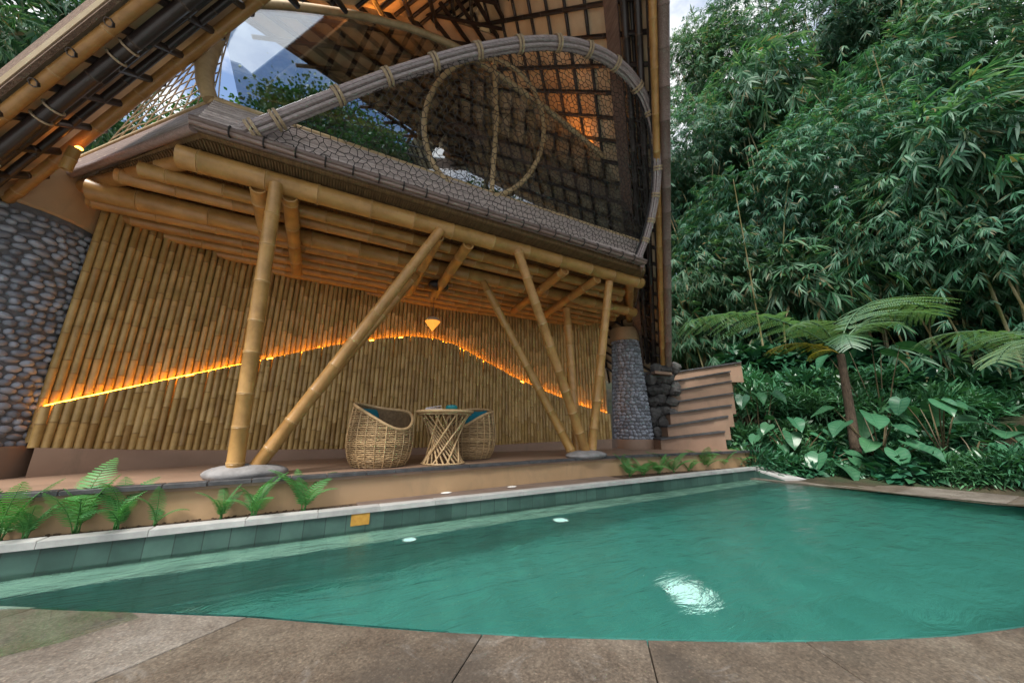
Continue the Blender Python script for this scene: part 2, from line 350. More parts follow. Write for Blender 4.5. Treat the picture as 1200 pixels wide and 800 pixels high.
LANCE = [(.12, .5), (.4, .95), (.72, .6)]; OVAL = [(.15, .55), (.45, 1), (.8, .55)]; HEART = [(.0, .55), (.12, .95), (.35, 1), (.62, .72), (.85, .3)]
def nrm(a): return a/(np.linalg.norm(a, axis=-1, keepdims=True)+1e-9)

# ------------------------------------------------------------ world, sun, colour
W = bpy.data.worlds.new('World'); S.world = W; W.use_nodes = True; nt = W.node_tree; bg = nt.nodes['Background']
SUN_EL, SUN_AZ = R(54), R(236)     # azimuth clockwise from +Y
sk = nd(nt, 'ShaderNodeTexSky', sky_type='NISHITA', sun_disc=False, sun_elevation=SUN_EL, sun_rotation=SUN_AZ, air_density=1.0, dust_density=1.5, ozone_density=1.5)
tc = nd(nt, 'ShaderNodeTexCoord'); mp = nd(nt, 'ShaderNodeMapping'); mp.inputs['Scale'].default_value = (1, 1, 2.2); mp.inputs['Location'].default_value = (.35, .1, .2); nt.links.new(tc.outputs['Generated'], mp.inputs[0])
n = noise(nt, mp.outputs[0], 2.0, 7, .6, .3)
dp = nd(nt, 'ShaderNodeVectorMath', operation='DOT_PRODUCT'); nt.links.new(tc.outputs['Generated'], dp.inputs[0]); dp.inputs[1].default_value = (-.30, .66, .69)
n = math_(nt, 'SUBTRACT', n, math_(nt, 'MULTIPLY', math_(nt, 'POWER', math_(nt, 'MAXIMUM', dp.outputs['Value'], 0.0), 6.0), .16))
cl = ramp(nt, n, [(.37, (0, 0, 0)), (.52, (1, 1, 1))])
cc = ramp(nt, noise(nt, mp.outputs[0], 4.0, 5, .6), [(.3, (4.4, 4.6, 4.9)), (.7, (6.4, 6.4, 6.4))])
nt.links.new(mixc(nt, cl, sk.outputs[0], cc), bg.inputs[0]); bg.inputs[1].default_value = .1
sun = bpy.data.objects.new('sun', bpy.data.lights.new('sun', 'SUN')); C.objects.link(sun)
sun.data.energy = 2.3; sun.data.angle = R(20); sun.data.color = (1, .95, .87)
sd = Vector((math.sin(SUN_AZ)*math.cos(SUN_EL), math.cos(SUN_AZ)*math.cos(SUN_EL), math.sin(SUN_EL)))
sun.rotation_euler = sd.to_track_quat('Z', 'Y').to_euler()
S.view_settings.view_transform = 'Standard'; S.view_settings.look = 'None'; S.view_settings.gamma = 1; S.view_settings.exposure = 1.38
S.cycles.max_bounces = 8; S.cycles.transparent_max_bounces = 12; S.cycles.caustics_reflective = False; S.cycles.caustics_refractive = True
S.cycles.sample_clamp_indirect = 4

# ------------------------------------------------------------ setting: ground, pool, deck, terrace
ZT, ZC, ZW = -.52, -.83, -1.05
near = [(-3.6, 4.1), (-2.6, 4.02)]+[tuple(onz(*p, ZW)[:2]) for p in [(0, 710), (150, 715.5), (300, 722), (400, 730), (500, 738), (630, 744.5), (755, 748), (870, 750), (980, 750), (1100, 745), (1200, 733)]]+[(4.3, .32), (5.5, .08), (7, -.1), (8.9, -.15)]
def hill(x, y):
    h = -1.02+.05*math.sin(x*1.7+y)+.04*math.sin(y*2.3-x*.6)
    if x > 9.6: h += .30*(x-9.6)+.012*(x-9.6)**2
    if y > 9.5: h += .22*(y-9.5)
    return min(h, 16)
mb = MB(); mb.prism([(-900, -900), (900, -900), (900, -9), (-900, -9)], -1.3, -1.25)
mb.prism([(-900, -9), (-13, -9), (-13, 13), (-900, 13)], -1.3, -1.25); mb.prism([(-900, 13), (900, 13), (900, 900), (-900, 900)], -1.3, -1.25); mb.prism([(9.2, -9), (900, -9), (900, 13), (9.2, 13)], -1.3, -1.25)
struct('ground', mb, 'ground')
mb = MB(); mb.grid(lambda a, b: (lambda x, y: (x, y, hill(x, y)))(8.2+46*a**1.6, -14+60*b), 46, 60); struct('hillside', mb, 'ground', True)
mb = MB(); mb.grid(lambda a, b: (lambda x, y: (x, y, -1.1+.20*max(0, y-9.6)))(-40+50*a, 9.6+45*b), 10, 10); struct('back_slope', mb, 'ground', True)
# near deck: radial slabs
mb = MB(); cuts = [0.0]
edge = np.array(near); seg = np.concatenate([[0], np.cumsum(np.linalg.norm(np.diff(edge, axis=0), axis=1))])
def at(s): return np.array([np.interp(s, seg, edge[:, 0]), np.interp(s, seg, edge[:, 1])])
sp = [near[0]]+[onz(*p, ZW)[:2] for p in [(40, 711), (165, 716), (290, 722), (567, 741), (757, 748), (943, 750)]]+[(4.2, .34), (5.6, .07), (7.1, -.1), near[-1]]
ds = [(-5, 2.2)]+[onz(*p, ZW)[:2] for p in [(-120, 760), (-60, 788), (105, 800), (528, 800), (771, 800), (1017, 800)]]+[(2.6, -.6), (4.6, -1), (6.4, -1.2), (8.9, -1.3)]
def sof(p): return seg[0]+min(np.linspace(0, seg[-1], 800), key=lambda s: np.linalg.norm(at(s)-p))
gapw = .004
for i in range(len(sp)-1):
    s0, s1 = sof(np.array(sp[i])), sof(np.array(sp[i+1])); top = [at(s) for s in np.linspace(s0, s1, 6)]
    d0 = np.array(ds[i])-top[0]; d1 = np.array(ds[i+1])-top[-1]
    poly = [top[0]+d0*k for k in (0,)]+top[1:]+[top[-1]+d1/np.linalg.norm(d1)*1.5, top[0]+d0/np.linalg.norm(d0)*1.5]
    poly = [np.array(p) for p in poly]; c = sum(poly)/len(poly)
    poly = [p+(c-p)/np.linalg.norm(c-p)*gapw for p in poly][::-1]
    mb.prism(poly, -1.25, -1.053+random.uniform(-.0008, .0008), .003)
struct('pool_deck', mb, 'deck')
mb = MB(); o = [near[0]]; 
mb.prism([(-13, -9), (8.9, -9), (8.9, -.2), (6.5, -.1), (4.3, .2), (3.3, .45), (2.3, .8), (1.2, 1.55), (.3, 2.15), (-.9, 3.0), (-2.5, 3.9), (-3.6, 4.0), (-3.6, 4.2), (-13, 4.2)], -1.3, -1.11); struct('deck_base', mb, 'coping')  # out-of-view deck, made pale to bounce sunlight up onto the roof underside
# right border (flush) and its soil
mb = MB(); n = 9
for i in range(n):
    y0, y1 = 4.3-i*.52, 4.3-(i+1)*.52+.004
    mb.prism([(8.08+.2*(3.9-y1), y1), (8.95+.3*(4.3-y1), y1), (8.95+.3*(4.3-y0), y0), (8.08+.2*(3.9-y0), y0)], -1.3, -1.043, .003)
struct('pool_border', mb, 'deck')
# basin
mb = MB(); ZF = -2.0
mb.quad((-4, -1, ZF), (9.6, -1, ZF), (9.6, 4.3, ZF), (-4, 4.3, ZF)); struct('pool_floor', mb, 'pool_tile')
mb = MB(); mb.quad((-4, 3.86, ZF), (9.3, 3.86, ZF), (9.3, 3.86, -1.17), (-4, 3.86, -1.17)); struct('pool_step_face', mb, 'pool_tile')
mb = MB(); mb.quad((-4, 3.86, -1.17), (9.3, 3.86, -1.17), (9.3, 4.25, -1.17), (-4, 4.25, -1.17)); struct('pool_ledge', mb, 'ledge')
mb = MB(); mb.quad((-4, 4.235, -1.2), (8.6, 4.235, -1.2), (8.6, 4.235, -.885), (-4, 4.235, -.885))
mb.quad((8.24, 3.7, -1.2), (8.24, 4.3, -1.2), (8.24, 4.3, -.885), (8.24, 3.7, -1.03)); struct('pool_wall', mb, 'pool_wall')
mb = MB()
for i in range(len(near)-1):
    (x0, y0), (x1, y1) = near[i], near[i+1]; mb.quad((x0, y0, -1.06), (x1, y1, -1.06), (x1, y1, ZF), (x0, y0, ZF))
mb.quad((8.1, 4.3, -1.05), (9.1, -1, -1.05), (9.1, -1, ZF), (8.1, 4.3, ZF)); struct('pool_near_wall', mb, 'pool_tile')
# water, incl. the flooded corner of the deck
wet = [tuple(onz(*p, ZW)[:2]) for p in [(-200, 800), (0, 768), (80, 747), (165, 724)]]
mb = MB(); pts = [(-3.6, 4.235)]+[(x, y-.004) for x, y in near][:-1]+[(8.9, -.15), (8.08, 3.9), (8.2, 4.235)]
mb.quad(*[(p[0], p[1], -1.046) for p in pts]); struct('pool_water', mb, 'water')
mb = MB(); k = [p for p in near if p[0] < -.8]; wet = [tuple(onz(*p, ZW)[:2]) for p in [(165, 723.5), (120, 737), (70, 753), (0, 770), (-200, 805)]]
mb.quad(*[(p[0], p[1]-.006, -1.0455) for p in k+wet]); struct('water_film', mb, 'film')
# coping
mb = MB(); x = -3.6; k = 0
while x < 8.2:
    w = .62*random.uniform(.93, 1.07); x1 = min(x+w, 8.24); mb.box((x+.003, 4.215, -.885), (x1, 4.345+random.uniform(-.003, .003), ZC+random.uniform(-.002, .002)), .006); x = x1
mb.add([(8.25, 3.75, -1.3), (8.75, 3.55, -1.3), (8.62, 4.345, -1.3), (8.25, 4.345, -1.3), (8.25, 3.75, -.99), (8.75, 3.55, -1.02), (8.62, 4.345, ZC-.003), (8.25, 4.345, ZC-.003)], [(3, 2, 1, 0), (4, 5, 6, 7), (0, 1, 5, 4), (1, 2, 6, 5), (2, 3, 7, 6), (3, 0, 4, 7)]); struct('pool_coping', mb, 'coping')
# terrace
edge_px = [(-420, 606), (-150, 589.5), (0, 580), (244, 565), (384, 556), (430, 553), (550, 545), (620, 540.5), (720, 534.5), (845, 529.5)]
te = [tuple(onz(*p, ZT)[:2]) for p in edge_px]; te = [(-9, te[0][1])]+te+[(9.3, te[-1][1]-.1)]
mb = MB(); mb.prism(te+[(9.3, 12), (-9, 12)], ZT-.06, ZT); struct('terrace', mb, 'plaster')
tw = empty('terrace_wall', (2, 4.6, ZC), 'low terracotta plaster wall under the terrace edge behind the pool coping', 'wall')
mb = MB(); te2 = [(x, y+.03) for x, y in te]
mb.prism(te2+[(9.3, 9), (-9, 9)], -1.25, ZT-.062); build('plaster_face', mb, 'plaster_tan', tw, False)
mb = MB()
for i in range(len(te)-1):
    a, b_ = np.array(te[i]), np.array(te[i+1]); L = np.linalg.norm(b_-a); k = max(1, int(L/.3)); d = (b_-a)/L; nn = np.array([-d[1], d[0]])
    for j in range(k):
        p = a+d*L*j/k; q = a+d*(L*(j+1)/k-.006); o_ = random.uniform(.012, .035)
        mb.prism([p-nn*o_, q-nn*o_, q+nn*.10, p+nn*.10], ZT-.03, ZT+.006+random.uniform(0, .004), .004)
build('slate_edge', mb, 'slate', tw, False)
# bed and paving between wall and coping
mb = MB(); mb.prism([(-4, 4.34), (.5, 4.34), (.5, 4.9), (-4, 4.9)], -1.25, -.855); mb.prism([(4.6, 4.34), (8.6, 4.34), (9.3, 4.9), (4.6, 5)], -1.25, -.855)
mb.prism([(-9, 4.2), (-3.6, 4.2), (-3.6, 4.9), (-9, 4.9)], -1.25, -.86); struct('planting_bed', mb, 'soil')
mb = MB(); mb.prism([(.5, 4.34), (4.6, 4.34), (4.6, 5), (.5, 4.9)], -1.25, -.845); struct('paving_strip', mb, 'paving')
mb = MB()
for i in range(420):
    x = random.uniform(-3.3, .5) if i < 260 else random.uniform(4.6, 8.4); y = random.uniform(4.36, 4.56 if x < 1 else 4.72)
    mb.blob((x, y, -.85), (random.uniform(.006, .02), random.uniform(.006, .018), .008), random.random()*6, 5, 3)
tag(build('soil_crumbs', mb, 'soil', None, False), kind='stuff')

# ------------------------------------------------------------ villa
V = empty('bamboo_villa', (1.9, 6, ZT), 'open bamboo pavilion house with net balcony and lattice roof beside the pool', 'house')
def vp(name, mb, m, parent=None, smooth=True, **kw): return build(name, mb, m, parent or V, smooth, **kw)
# --- wall plan
WP = np.array([(-2.75, 6.0), (-2.2, 6.42), (-1.2, 6.85), (0, 7.08), (1.9, 7.2), (3.6, 7.12), (5.2, 6.95), (6.35, 6.55)])
def dense(P, step):
    P = np.asarray(P, float); s = np.concatenate([[0], np.cumsum(np.linalg.norm(np.diff(P, axis=0), axis=1))])
    # Catmull-like smoothing through dense linear + average
    t = np.linspace(0, s[-1], 400); Q = np.stack([np.interp(t, s, P[:, k]) for k in range(P.shape[1])], 1)
    for _ in range(60): Q[1:-1] = .25*Q[:-2]+.5*Q[1:-1]+.25*Q[2:]
    s = np.concatenate([[0], np.cumsum(np.linalg.norm(np.diff(Q, axis=0), axis=1))]); n = max(2, int(round(s[-1]/step))+1)
    t = np.linspace(0, s[-1], n); return np.stack([np.interp(t, s, Q[:, k]) for k in range(P.shape[1])], 1)
wall = dense(WP, .079)
plx = np.array([48, 150, 250, 400, 550, 620, 720, 800]); ply = np.array([524, 526, 526.5, 525, 522.5, 518, 513.5, 511])
glx = np.array([-50, 65, 180, 300, 390, 440, 480, 510, 535, 560, 600, 640, 680, 720, 800]); gly = np.array([500, 473, 448, 423, 405, 397.5, 394, 397, 405, 419, 441, 459, 475, 487, 508])
def zat(x, y, ux, uy):
    z = 0.0
    for _ in range(30):
        u, v = proj((x, y, z)); vt = np.interp(u, ux, uy); dz = .01; v2 = proj((x, y, z+dz))[1]; z += (vt-v)/((v2-v)/dz)*.8
    return z
up_, lo_, pl_, led = MB(), MB(), MB(), []
tang = np.gradient(wall, axis=0); tang = nrm(tang); nor = np.stack([tang[:, 1], -tang[:, 0]], 1)  # toward viewer (-Y)
ptop = []
def cladpole(mb, x, y, z0, z1, r):
    mb.bamboo((x, y, z0), (x+random.uniform(-.006, .006), y, z1), r*random.uniform(.94, 1.05), None, .42*random.uniform(.8, 1.2), 8, None, False)
for i, (x, y) in enumerate(wall):
    zp = zat(x, y, plx, ply); ptop.append(zp)
    fx, fy = np.array([x, y])+nor[i]*.15
    zg = zat(fx, fy, glx, gly)
    cladpole(up_, x, y, zp+.05, 2.95, .039)
    drop = random.choice([.03, .06, .1]) if random.random() < .05 else 0
    nb = wall[min(i+1, len(wall)-1)]+nor[min(i+1, len(wall)-1)]*.15; pb = wall[max(i-1, 0)]+nor[max(i-1, 0)]*.15; slope = (zat(*nb, glx, gly)-zat(*pb, glx, gly))/np.linalg.norm(nb-pb)
    cladpole(lo_, fx, fy, zp, zg+.006-random.uniform(0, .006)-drop*.5, .041)
    for q in range(len(lo_.v)-8, len(lo_.v)): a_ = lo_.v[q]; lo_.v[q] = (a_[0], a_[1], a_[2]+slope*((a_[0]-fx)*tang[i][0]+(a_[1]-fy)*tang[i][1]))   # mitred along the wave
    lx, ly = np.array([x, y])+nor[i]*.095
    led.append((lx, ly, zg+.003))
bw = vp('bamboo_wall', up_, 'bamboo_clad')
vp('lower_cladding', lo_, 'bamboo_clad', bw)
mb = MB(); ptop = np.array(ptop)
for _ in range(8): ptop[1:-1] = .25*ptop[:-2]+.5*ptop[1:-1]+.25*ptop[2:]
vs = []; fs = []
for i, (x, y) in enumerate(wall):
    a = np.array([x, y])+nor[i]*.21; b_ = np.array([x, y])-nor[i]*.1
    vs += [(a[0], a[1], ZT-.02), (a[0], a[1], ptop[i]-.012), (a[0]-nor[i][0]*.012, a[1]-nor[i][1]*.012, ptop[i]), (b_[0], b_[1], ptop[i])]
    if i: k = 4*i; fs += [(k-4+j, k+j, k+j+1, k-3+j) for j in range(3)]
mb.add(vs, fs); vp('plinth', mb, 'plaster', bw)
mb = MB(); mb.tube(led, .008, 6); vp('light_strip', mb, 'led', bw)
mb = MB()
for i in range(0, len(wall)-1):  # dark backing sheet so that no daylight leaks through gaps
    a = wall[i]-nor[i]*.07; c = wall[i+1]-nor[i+1]*.07; mb.quad((a[0], a[1], ZT), (c[0], c[1], ZT), (c[0], c[1], 3.0), (a[0], a[1], 3.0))
vp('backing_sheet', mb, 'bamboo_clad', bw)

# --- stone pillars
def pillar(cx, cy, rb, rtp, z0, zp, zt, zcap, npeb, seed, psz, capb=1.12, asp=.74):
    rnd = random.Random(seed)
    mb = MB(); mb.lathe((cx, cy, 0), [(rb, zp), (rb+(rtp-rb)*.5, (zp+zt)/2), (rtp, zt)], 40); body = vp('stone_pillar', mb, 'mortar')
    mb = MB()
    H = zt-zp; row = psz*asp; nr = int(H/row)
    for i in range(nr):
        z = zp+row*(i+.5); r = rb+(rtp-rb)*(z-zp)/H; a = rnd.random()
        while True:
            w = psz*rnd.uniform(.7, 1.45); da = w/r; a2 = a+da
            if a2 > 2*math.pi+.3: break
            am = (a+a2)/2; ang = am; c_ = (cx+r*math.cos(ang), cy+r*math.sin(ang), z+rnd.uniform(-.22, .22)*row)
            # only the side that faces the pool needs stones
            if math.sin(ang) < .35:
                e1 = np.array([-math.sin(ang), math.cos(ang), 0]); e3 = np.array([math.cos(ang), math.sin(ang), 0])
                tl = rnd.uniform(-.22, .22); e2 = zz
                a1 = e1*math.cos(tl)+e2*math.sin(tl); b1 = -e1*math.sin(tl)+e2*math.cos(tl)
                T = np.stack([a1, b1, e3], 1)
                mb.blob(c_, (w*.485, row*rnd.uniform(.43, .53), psz*.34), 0, 10, 6, .09, T)
            a = a2
    vp('pebble_facing', mb, 'pebble', body)
    mb = MB(); mb.lathe((cx, cy, 0), [(rb+.05, z0), (rb+.05, zp-.02), (rb+.035, zp+.012), (rb-.05, zp+.012)], 48); vp('plinth', mb, 'plaster', body)
    mb = MB(); mb.lathe((cx, cy, 0), [(rtp+.015, zt-.02), (rtp+.05, zt), (rtp*capb, zcap), (0, zcap)], 48); vp('cap', mb, 'plaster_tan', body)
    return body
LPX, LPY = -3.62, 6.2
pillar(LPX, LPY, .86, .80, ZT-.01, -.21, 2.42, 3.05, 0, 3, .105, 1.10)
rp = atF(741, 513, 9.15)
pillar(rp[0], rp[1], .50, .345, ZT-.01, -.31, 2.28, 2.62, 0, 5, .10, 1.02, .86)

# --- posts, beams, joists
def pole(name, p0, p1, r0, r1=None, gap=.45, m='bamboo', parent=None, n=16): 
    mb = MB(); mb.bamboo(p0, p1, r0, r1, gap, n); return vp(name, mb, m, parent)
fb0, fb1 = ony(209, 183, 4.4), ony(751, 332, 4.4); sb0, sb1 = ony(105, 222, 5.54), ony(743, 366, 5.54)
pole('front_beam', fb0, fb1, .122, .108, .62); pole('cross_beam', sb0, sb1, .13, .11, .6)
bL = onz(287, 545, -.40); bR = onz(683, 527, -.40)
def top(u, v, y): return ony(u, v, y)
pole('bamboo_post', (bL[0]-.08, bL[1]-.02, -.42), top(324, 216, 4.33), .080, .072, .40)
pole('bamboo_post', (bL[0]+.10, bL[1]+.03, -.42), top(516, 270, 4.33), .076, .070, .40)
pole('bamboo_post', (bL[0]+.06, bL[1]+.19, -.44), top(492, 318, 5.54), .06, .058, .42)
bR = bR*(4.75/bR[1]) if bR[1] < 4.75 else bR
bR = np.array([bR[0], bR[1], -.43])
pole('bamboo_post', bR+[.05, -.03, 0], top(606, 292, 4.33), .086, .074, .42)
pole('bamboo_post', bR+[.20, 0, 0], top(714, 330, 4.36), .084, .072, .42)
pole('bamboo_post', bR+[-.16, .12, 0], top(566, 330, 5.50), .082, .068, .42)
pole('bamboo_post', bR+[.05, .2, 0], top(664, 362, 5.50), .09, .078, .42)
XL = lambda y: np.interp(y, [4.1, 6.4, 9], [-1.5, -3.6, -5.5]); XR = lambda y: np.interp(y, [4.1, 6.4, 9], [5.3, 7.3, 9])
for y, z, r in [(4.86, 2.80, .085), (5.2, 2.84, .085), (5.86, 2.76, .085), (6.14, 2.74, .08), (6.4, 2.72, .08), (6.66, 2.70, .08), (6.9, 2.68, .08), (7.14, 2.66, .08)]:
    x0, x1 = XL(y)+.12, XR(y)-.55
    if y > 5.7:
        ins = [w[0] for w in wall if w[1] > y-.02]
        if not ins: continue
        x0, x1 = max(x0, min(ins)-.1), min(x1, max(ins)+.1)
    pole('joist', (x0, y, z), (x1, y, z), r, None, .55, n=12)
for u, v, ub, vb in [(305, 232, 309, 262), (344, 222, 337, 332), (544, 286, 480, 368), (509, 290, 492, 360), (655, 332, 608, 378), (692, 330, 622, 384)]:
    a = ony(u, v, 4.62); a[2] = 2.60; x = a[0]
    y1 = 5.3 if u == 305 else 6.35
    pole('floor_beam', (x, 4.43, 2.70), (x+.02, y1, 2.50), .085, .08, .5)
# back beams that run from the parapet corner to the pillars
pole('floor_beam', (-1.55, 4.55, 2.93), (-3.45, 6.3, 2.86), .09, .09, .5); pole('floor_beam', (5.3, 4.55, 2.93), (7.2, 6.3, 2.86), .09, .09, .5)
# --- deck with reed ceiling, parapet
dk = [(-1.44, 4.1), (5.25, 4.1), (7.35, 6.5), (7.6, 9), (-4.4, 9), (-3.6, 6.5)]
mb = MB(); mb.prism(dk, 2.94, 3.02); deck = vp('upper_deck', mb, 'reed', smooth=False)
mb = MB(); x = -2.6
while x < 6.4:   # reed stalks, visible between the joists
    yl = max(4.16, 4.16+max(0, (-1.4-x)), 4.16+max(0, (x-5.2))); mb.tube([(x, yl, 2.93), (x, 7.2, 2.93)], .011, 5, False, False); x += .03
vp('reed_ceiling', mb, 'reed', deck)
c0 = np.array([-1.46, 4.05, 3.02]); c1 = np.array([5.05, 3.98, 3.05]); t0 = np.array([-1.42, 4.24, 3.50]); t1 = np.array([5.2, 4.1, 3.55]); bl = np.array([-3.62, 6.35, 3.03]); tl = np.array([-3.55, 6.4, 3.30]); br = np.array([7.2, 6.2, 3.05]); tr = np.array([7.2, 6.3, 3.45])
mb = MB(); ns = 11
for i in range(ns):
    k = (i+.5)/ns; mb.tube([c0+(t0-c0)*k, c1+(t1-c1)*k], .0155, 6)
par = vp('slatted_parapet', mb, 'slat')
mb = MB(); mb.slab([c0+[.02, .03, 0], c1+[0, .03, 0], t1+[0, .03, 0], t0+[.02, .03, 0]], (0, .03, 0)); vp('backing_board', mb, 'bamboo_dark', par, False)
mb = MB()
for i in range(5):
    k0, k1 = i/5, (i+1)/5-.012; off = np.array([-.06, -.05, 0])*(1+.1*(i % 2))
    A, B = c0+(t0-c0)*k0, c0+(t0-c0)*k1; D, Cc = bl+(tl-bl)*k0, bl+(tl-bl)*k1
    mb.slab([A, B, Cc, D], -off)
vp('side_board', mb, 'speckled', par, False)
mb = MB()
for i in range(5):
    k0, k1 = i/5, (i+1)/5-.012; A, B = c1+(t1-c1)*k0, c1+(t1-c1)*k1; D, Cc = br+(tr-br)*k0, br+(tr-br)*k1; mb.slab([A, B, Cc, D], (-.05, .05, 0))
vp('side_board', mb, 'brown_board', par, False)
mb = MB(); mb.tube([t0+[-.0, .0, .02], t0*.5+t1*.5+[0, .03, .02], t1+[0, 0, .02]], .032, 8); mb.tube([t0+[0, 0, .02], tl+[0, 0, .02]], .02, 8); vp('pale_rim', mb, 'bamboo_pale', par)
mb = MB()
for dy, dz in [(-.02, -.03), (-.045, .0), (.03, -.045)]: mb.tube([c0+[-.03, dy, dz], c1+[.05, dy, dz]], .028, 8)
lr = vp('lower_rim', mb, 'brown', par)
for i in range(1, 22):
    mb = MB(); p = c0+(c1-c0)*i/22+[0, -.03, -.015]; mb.tube([p+[.0, .055*math.cos(a), .055*math.sin(a)] for a in np.linspace(0, 2*math.pi, 12)[:-1]], .009, 5, True); vp('rope_tie', mb, 'net', lr)
for q0, q1 in ((c0, bl), (c1, br)): mb = MB(); mb.tube([q0+[0, .02, -.07], q1+[0, 0, -.07]], .045, 8); vp('edge_beam', mb, 'brown', par)
# --- glass wall
YG = 4.3
arch_px = [(283, 4), (330, 6), (380, 12), (430, 20), (485, 34), (540, 57), (590, 92), (640, 127), (680, 160), (715, 190), (745, 216), (757, 262)]
arch = [ony(u, v, YG) for u, v in arch_px]; arch = [np.array(p) for p in dense(np.array(arch), .22)]
cur_px = [(285, -5), (270, 12), (256, 33), (245, 58), (240, 80), (240, 98), (247, 118)]
cur = [np.array(p) for p in dense(np.array([ony(u, v, YG-.03) for u, v in cur_px]), .08)]
gl = [p for p in reversed(arch)]+[ony(262, 35, YG), ony(255, 118, YG)]
zb = 3.5
gp = [(-1.18, YG, zb), (5.3, YG, zb)]+[tuple(p) for p in reversed(arch)]+[tuple(ony(250, 4, YG)), tuple(ony(240, 30, YG)), tuple(ony(262, 36, YG))]
mb = MB(); mb.slab(gp, (0, .012, 0)); gw = vp('glass_wall', mb, 'glass', smooth=False)
mb = MB(); mb.tube(arch, .052, 10); vp('arch_frame', mb, 'bamboo_pale', gw)
mb = MB(); mb.tube(cur, [.07+.03*math.sin(math.pi*i/(len(cur)-1)) for i in range(len(cur))], 12); vp('curved_frame', mb, 'bamboo_pale', gw)
mb = MB(); mb.tube([ony(263, 34, YG-.012), ony(256, 114, YG-.012)], .007, 6); vp('pane_edge', mb, 'white', gw)
ring_c = (567, 150)
ring = [ony(567+70*math.cos(a)+4*math.sin(a), 150-81*math.sin(a)+6*math.cos(a), YG-.12) for a in np.linspace(0, 2*math.pi, 49)[:-1]]
mb = MB(); mb.tube(ring, .042, 8, True); rg = vp('ring_frame', mb, 'bamboo_pale')
mb = MB(); mb.tube([ony(579, 70, YG-.12), ony(582, 140, YG-.12), ony(576, 226, YG-.12)], .042, 8); vp('ring_bar', mb, 'bamboo_pale', rg)
# --- balcony hoop rail and net
hn, hc = np.array([0, 1, .5]), 5.575
hoop_px = [(287, 156), (330, 139), (400, 111), (450, 92), (500, 76), (550, 62), (600, 53), (640, 50), (675, 53), (708, 65), (735, 85), (754, 112), (765, 145), (770, 180), (770, 215), (765, 250), (757, 280), (748, 303)]
hoop = dense(np.array([onp(u, v, hn, hc) for u, v in hoop_px]), .09); hoop = [np.array(p) for p in hoop]
hN = hn/np.linalg.norm(hn)
def offs(path, r, ang):
    out = []
    for i, p in enumerate(path):
        d = path[min(i+1, len(path)-1)]-path[max(i-1, 0)]; d = d/np.linalg.norm(d); u = np.cross(d, hN); u /= np.linalg.norm(u)
        out.append(p+r*(math.cos(ang)*u+math.sin(ang)*hN))
    return out
mb = MB(); nh = len(hoop); tp = lambda i: 1-.35*max(0, (i/nh-.62)/.38)
for k in range(8):
    pa = offs(hoop, .066, k*math.pi/4+.2); pa = [hoop[i]+(pa[i]-hoop[i])*tp(i) for i in range(nh)]
    mb.tube(pa, [.026*tp(i) for i in range(nh)], 6)
mb.tube(hoop, [.045*tp(i) for i in range(nh)], 6)
rail = vp('balcony_rail', mb, 'rail')
ln = nh-1
for fr_ in [.012, .05, .125, .2, .275, .345, .415, .485, .55, .61, .665, .72, .775, .825, .875, .92, .96]:
    i = max(1, min(nh-2, int(fr_*ln))); d = nrm(hoop[i+1]-hoop[i-1]); u = nrm(np.cross(d, hN)); mb = MB(); rr = .103*tp(i)
    for s_ in (-.024, .024):
        for e in (-.008, .008): mb.tube([hoop[i]+d*(s_+e)+rr*(math.cos(a)*u+math.sin(a)*hN) for a in np.linspace(0, 2*math.pi, 15)[:-1]], .010, 5, True)
    vp('rope_binding', mb, 'rope', rail)
# net: irregular hexagons in (x, z) of the leaning plane
poly = [(p[0], p[2]) for p in hoop]+[(4.9, 3.0), (-1.1, 3.0)]
def inside(x, z, poly):
    c = False; j = len(poly)-1
    for i in range(len(poly)):
        (xi, zi), (xj, zj) = poly[i], poly[j]
        if (zi > z) != (zj > z) and x < (xj-xi)*(z-zi)/(zj-zi)+xi: c = not c
        j = i
    return c
mb = MB(); hx = .049; edges = {}; pos = {}
hw, hh2 = math.sqrt(3)*hx*1.05, 1.5*hx*.8
def hv(k):
    if k not in pos: pos[k] = None
    return k
def vkey(x, z): return (round(x*500), round(z*500))
E_ = set(); PV = {}
for i in range(-2, 84):
    for j in range(0, 58):
        cx = -1.3+hw*(i+.5*(j % 2)); cz = 2.95+hh2*j
        if not inside(cx, cz, poly) : continue
        vs = []
        for q in range(6):
            a = math.pi/6+q*math.pi/3; x, z = cx+hx*1.05*math.cos(a), cz+hx*.8*math.sin(a); k = vkey(x, z)
            k = min([(k[0]+dx, k[1]+dz) for dx in (-1, 0, 1) for dz in (-1, 0, 1) if (k[0]+dx, k[1]+dz) in PV] or [k])
            if k not in PV: PV[k] = (x+random.gauss(0, .013), z+random.gauss(0, .011))
            vs.append(k)
        for q in range(6):
            e = tuple(sorted((vs[q], vs[(q+1) % 6])))
            if e[0] != e[1]: E_.add(e)
zmx = max(p[2] for p in hoop)
def npos(k):
    x, z = PV[k]; sag = .10*math.sin(math.pi*min(1, max(0, (z-3)/2.2)))*math.sin(math.pi*min(1, max(0, (x+1.2)/6.1)))
    return np.array([x, 4.05-.5*(z-3.05)-sag+.03, z])
for a, b_ in E_:
    mb.tube([npos(a), npos(b_)], .0048, 3, False, False)
vp('balcony_net', mb, 'net', rail)
mb = MB(); i0 = int(.66*nh); pth = [p+np.array([-.10, .03, -.03]) for p in hoop[i0:]]; mb.tube(pth, .016, 6); vp('net_cord', mb, 'black', rail)
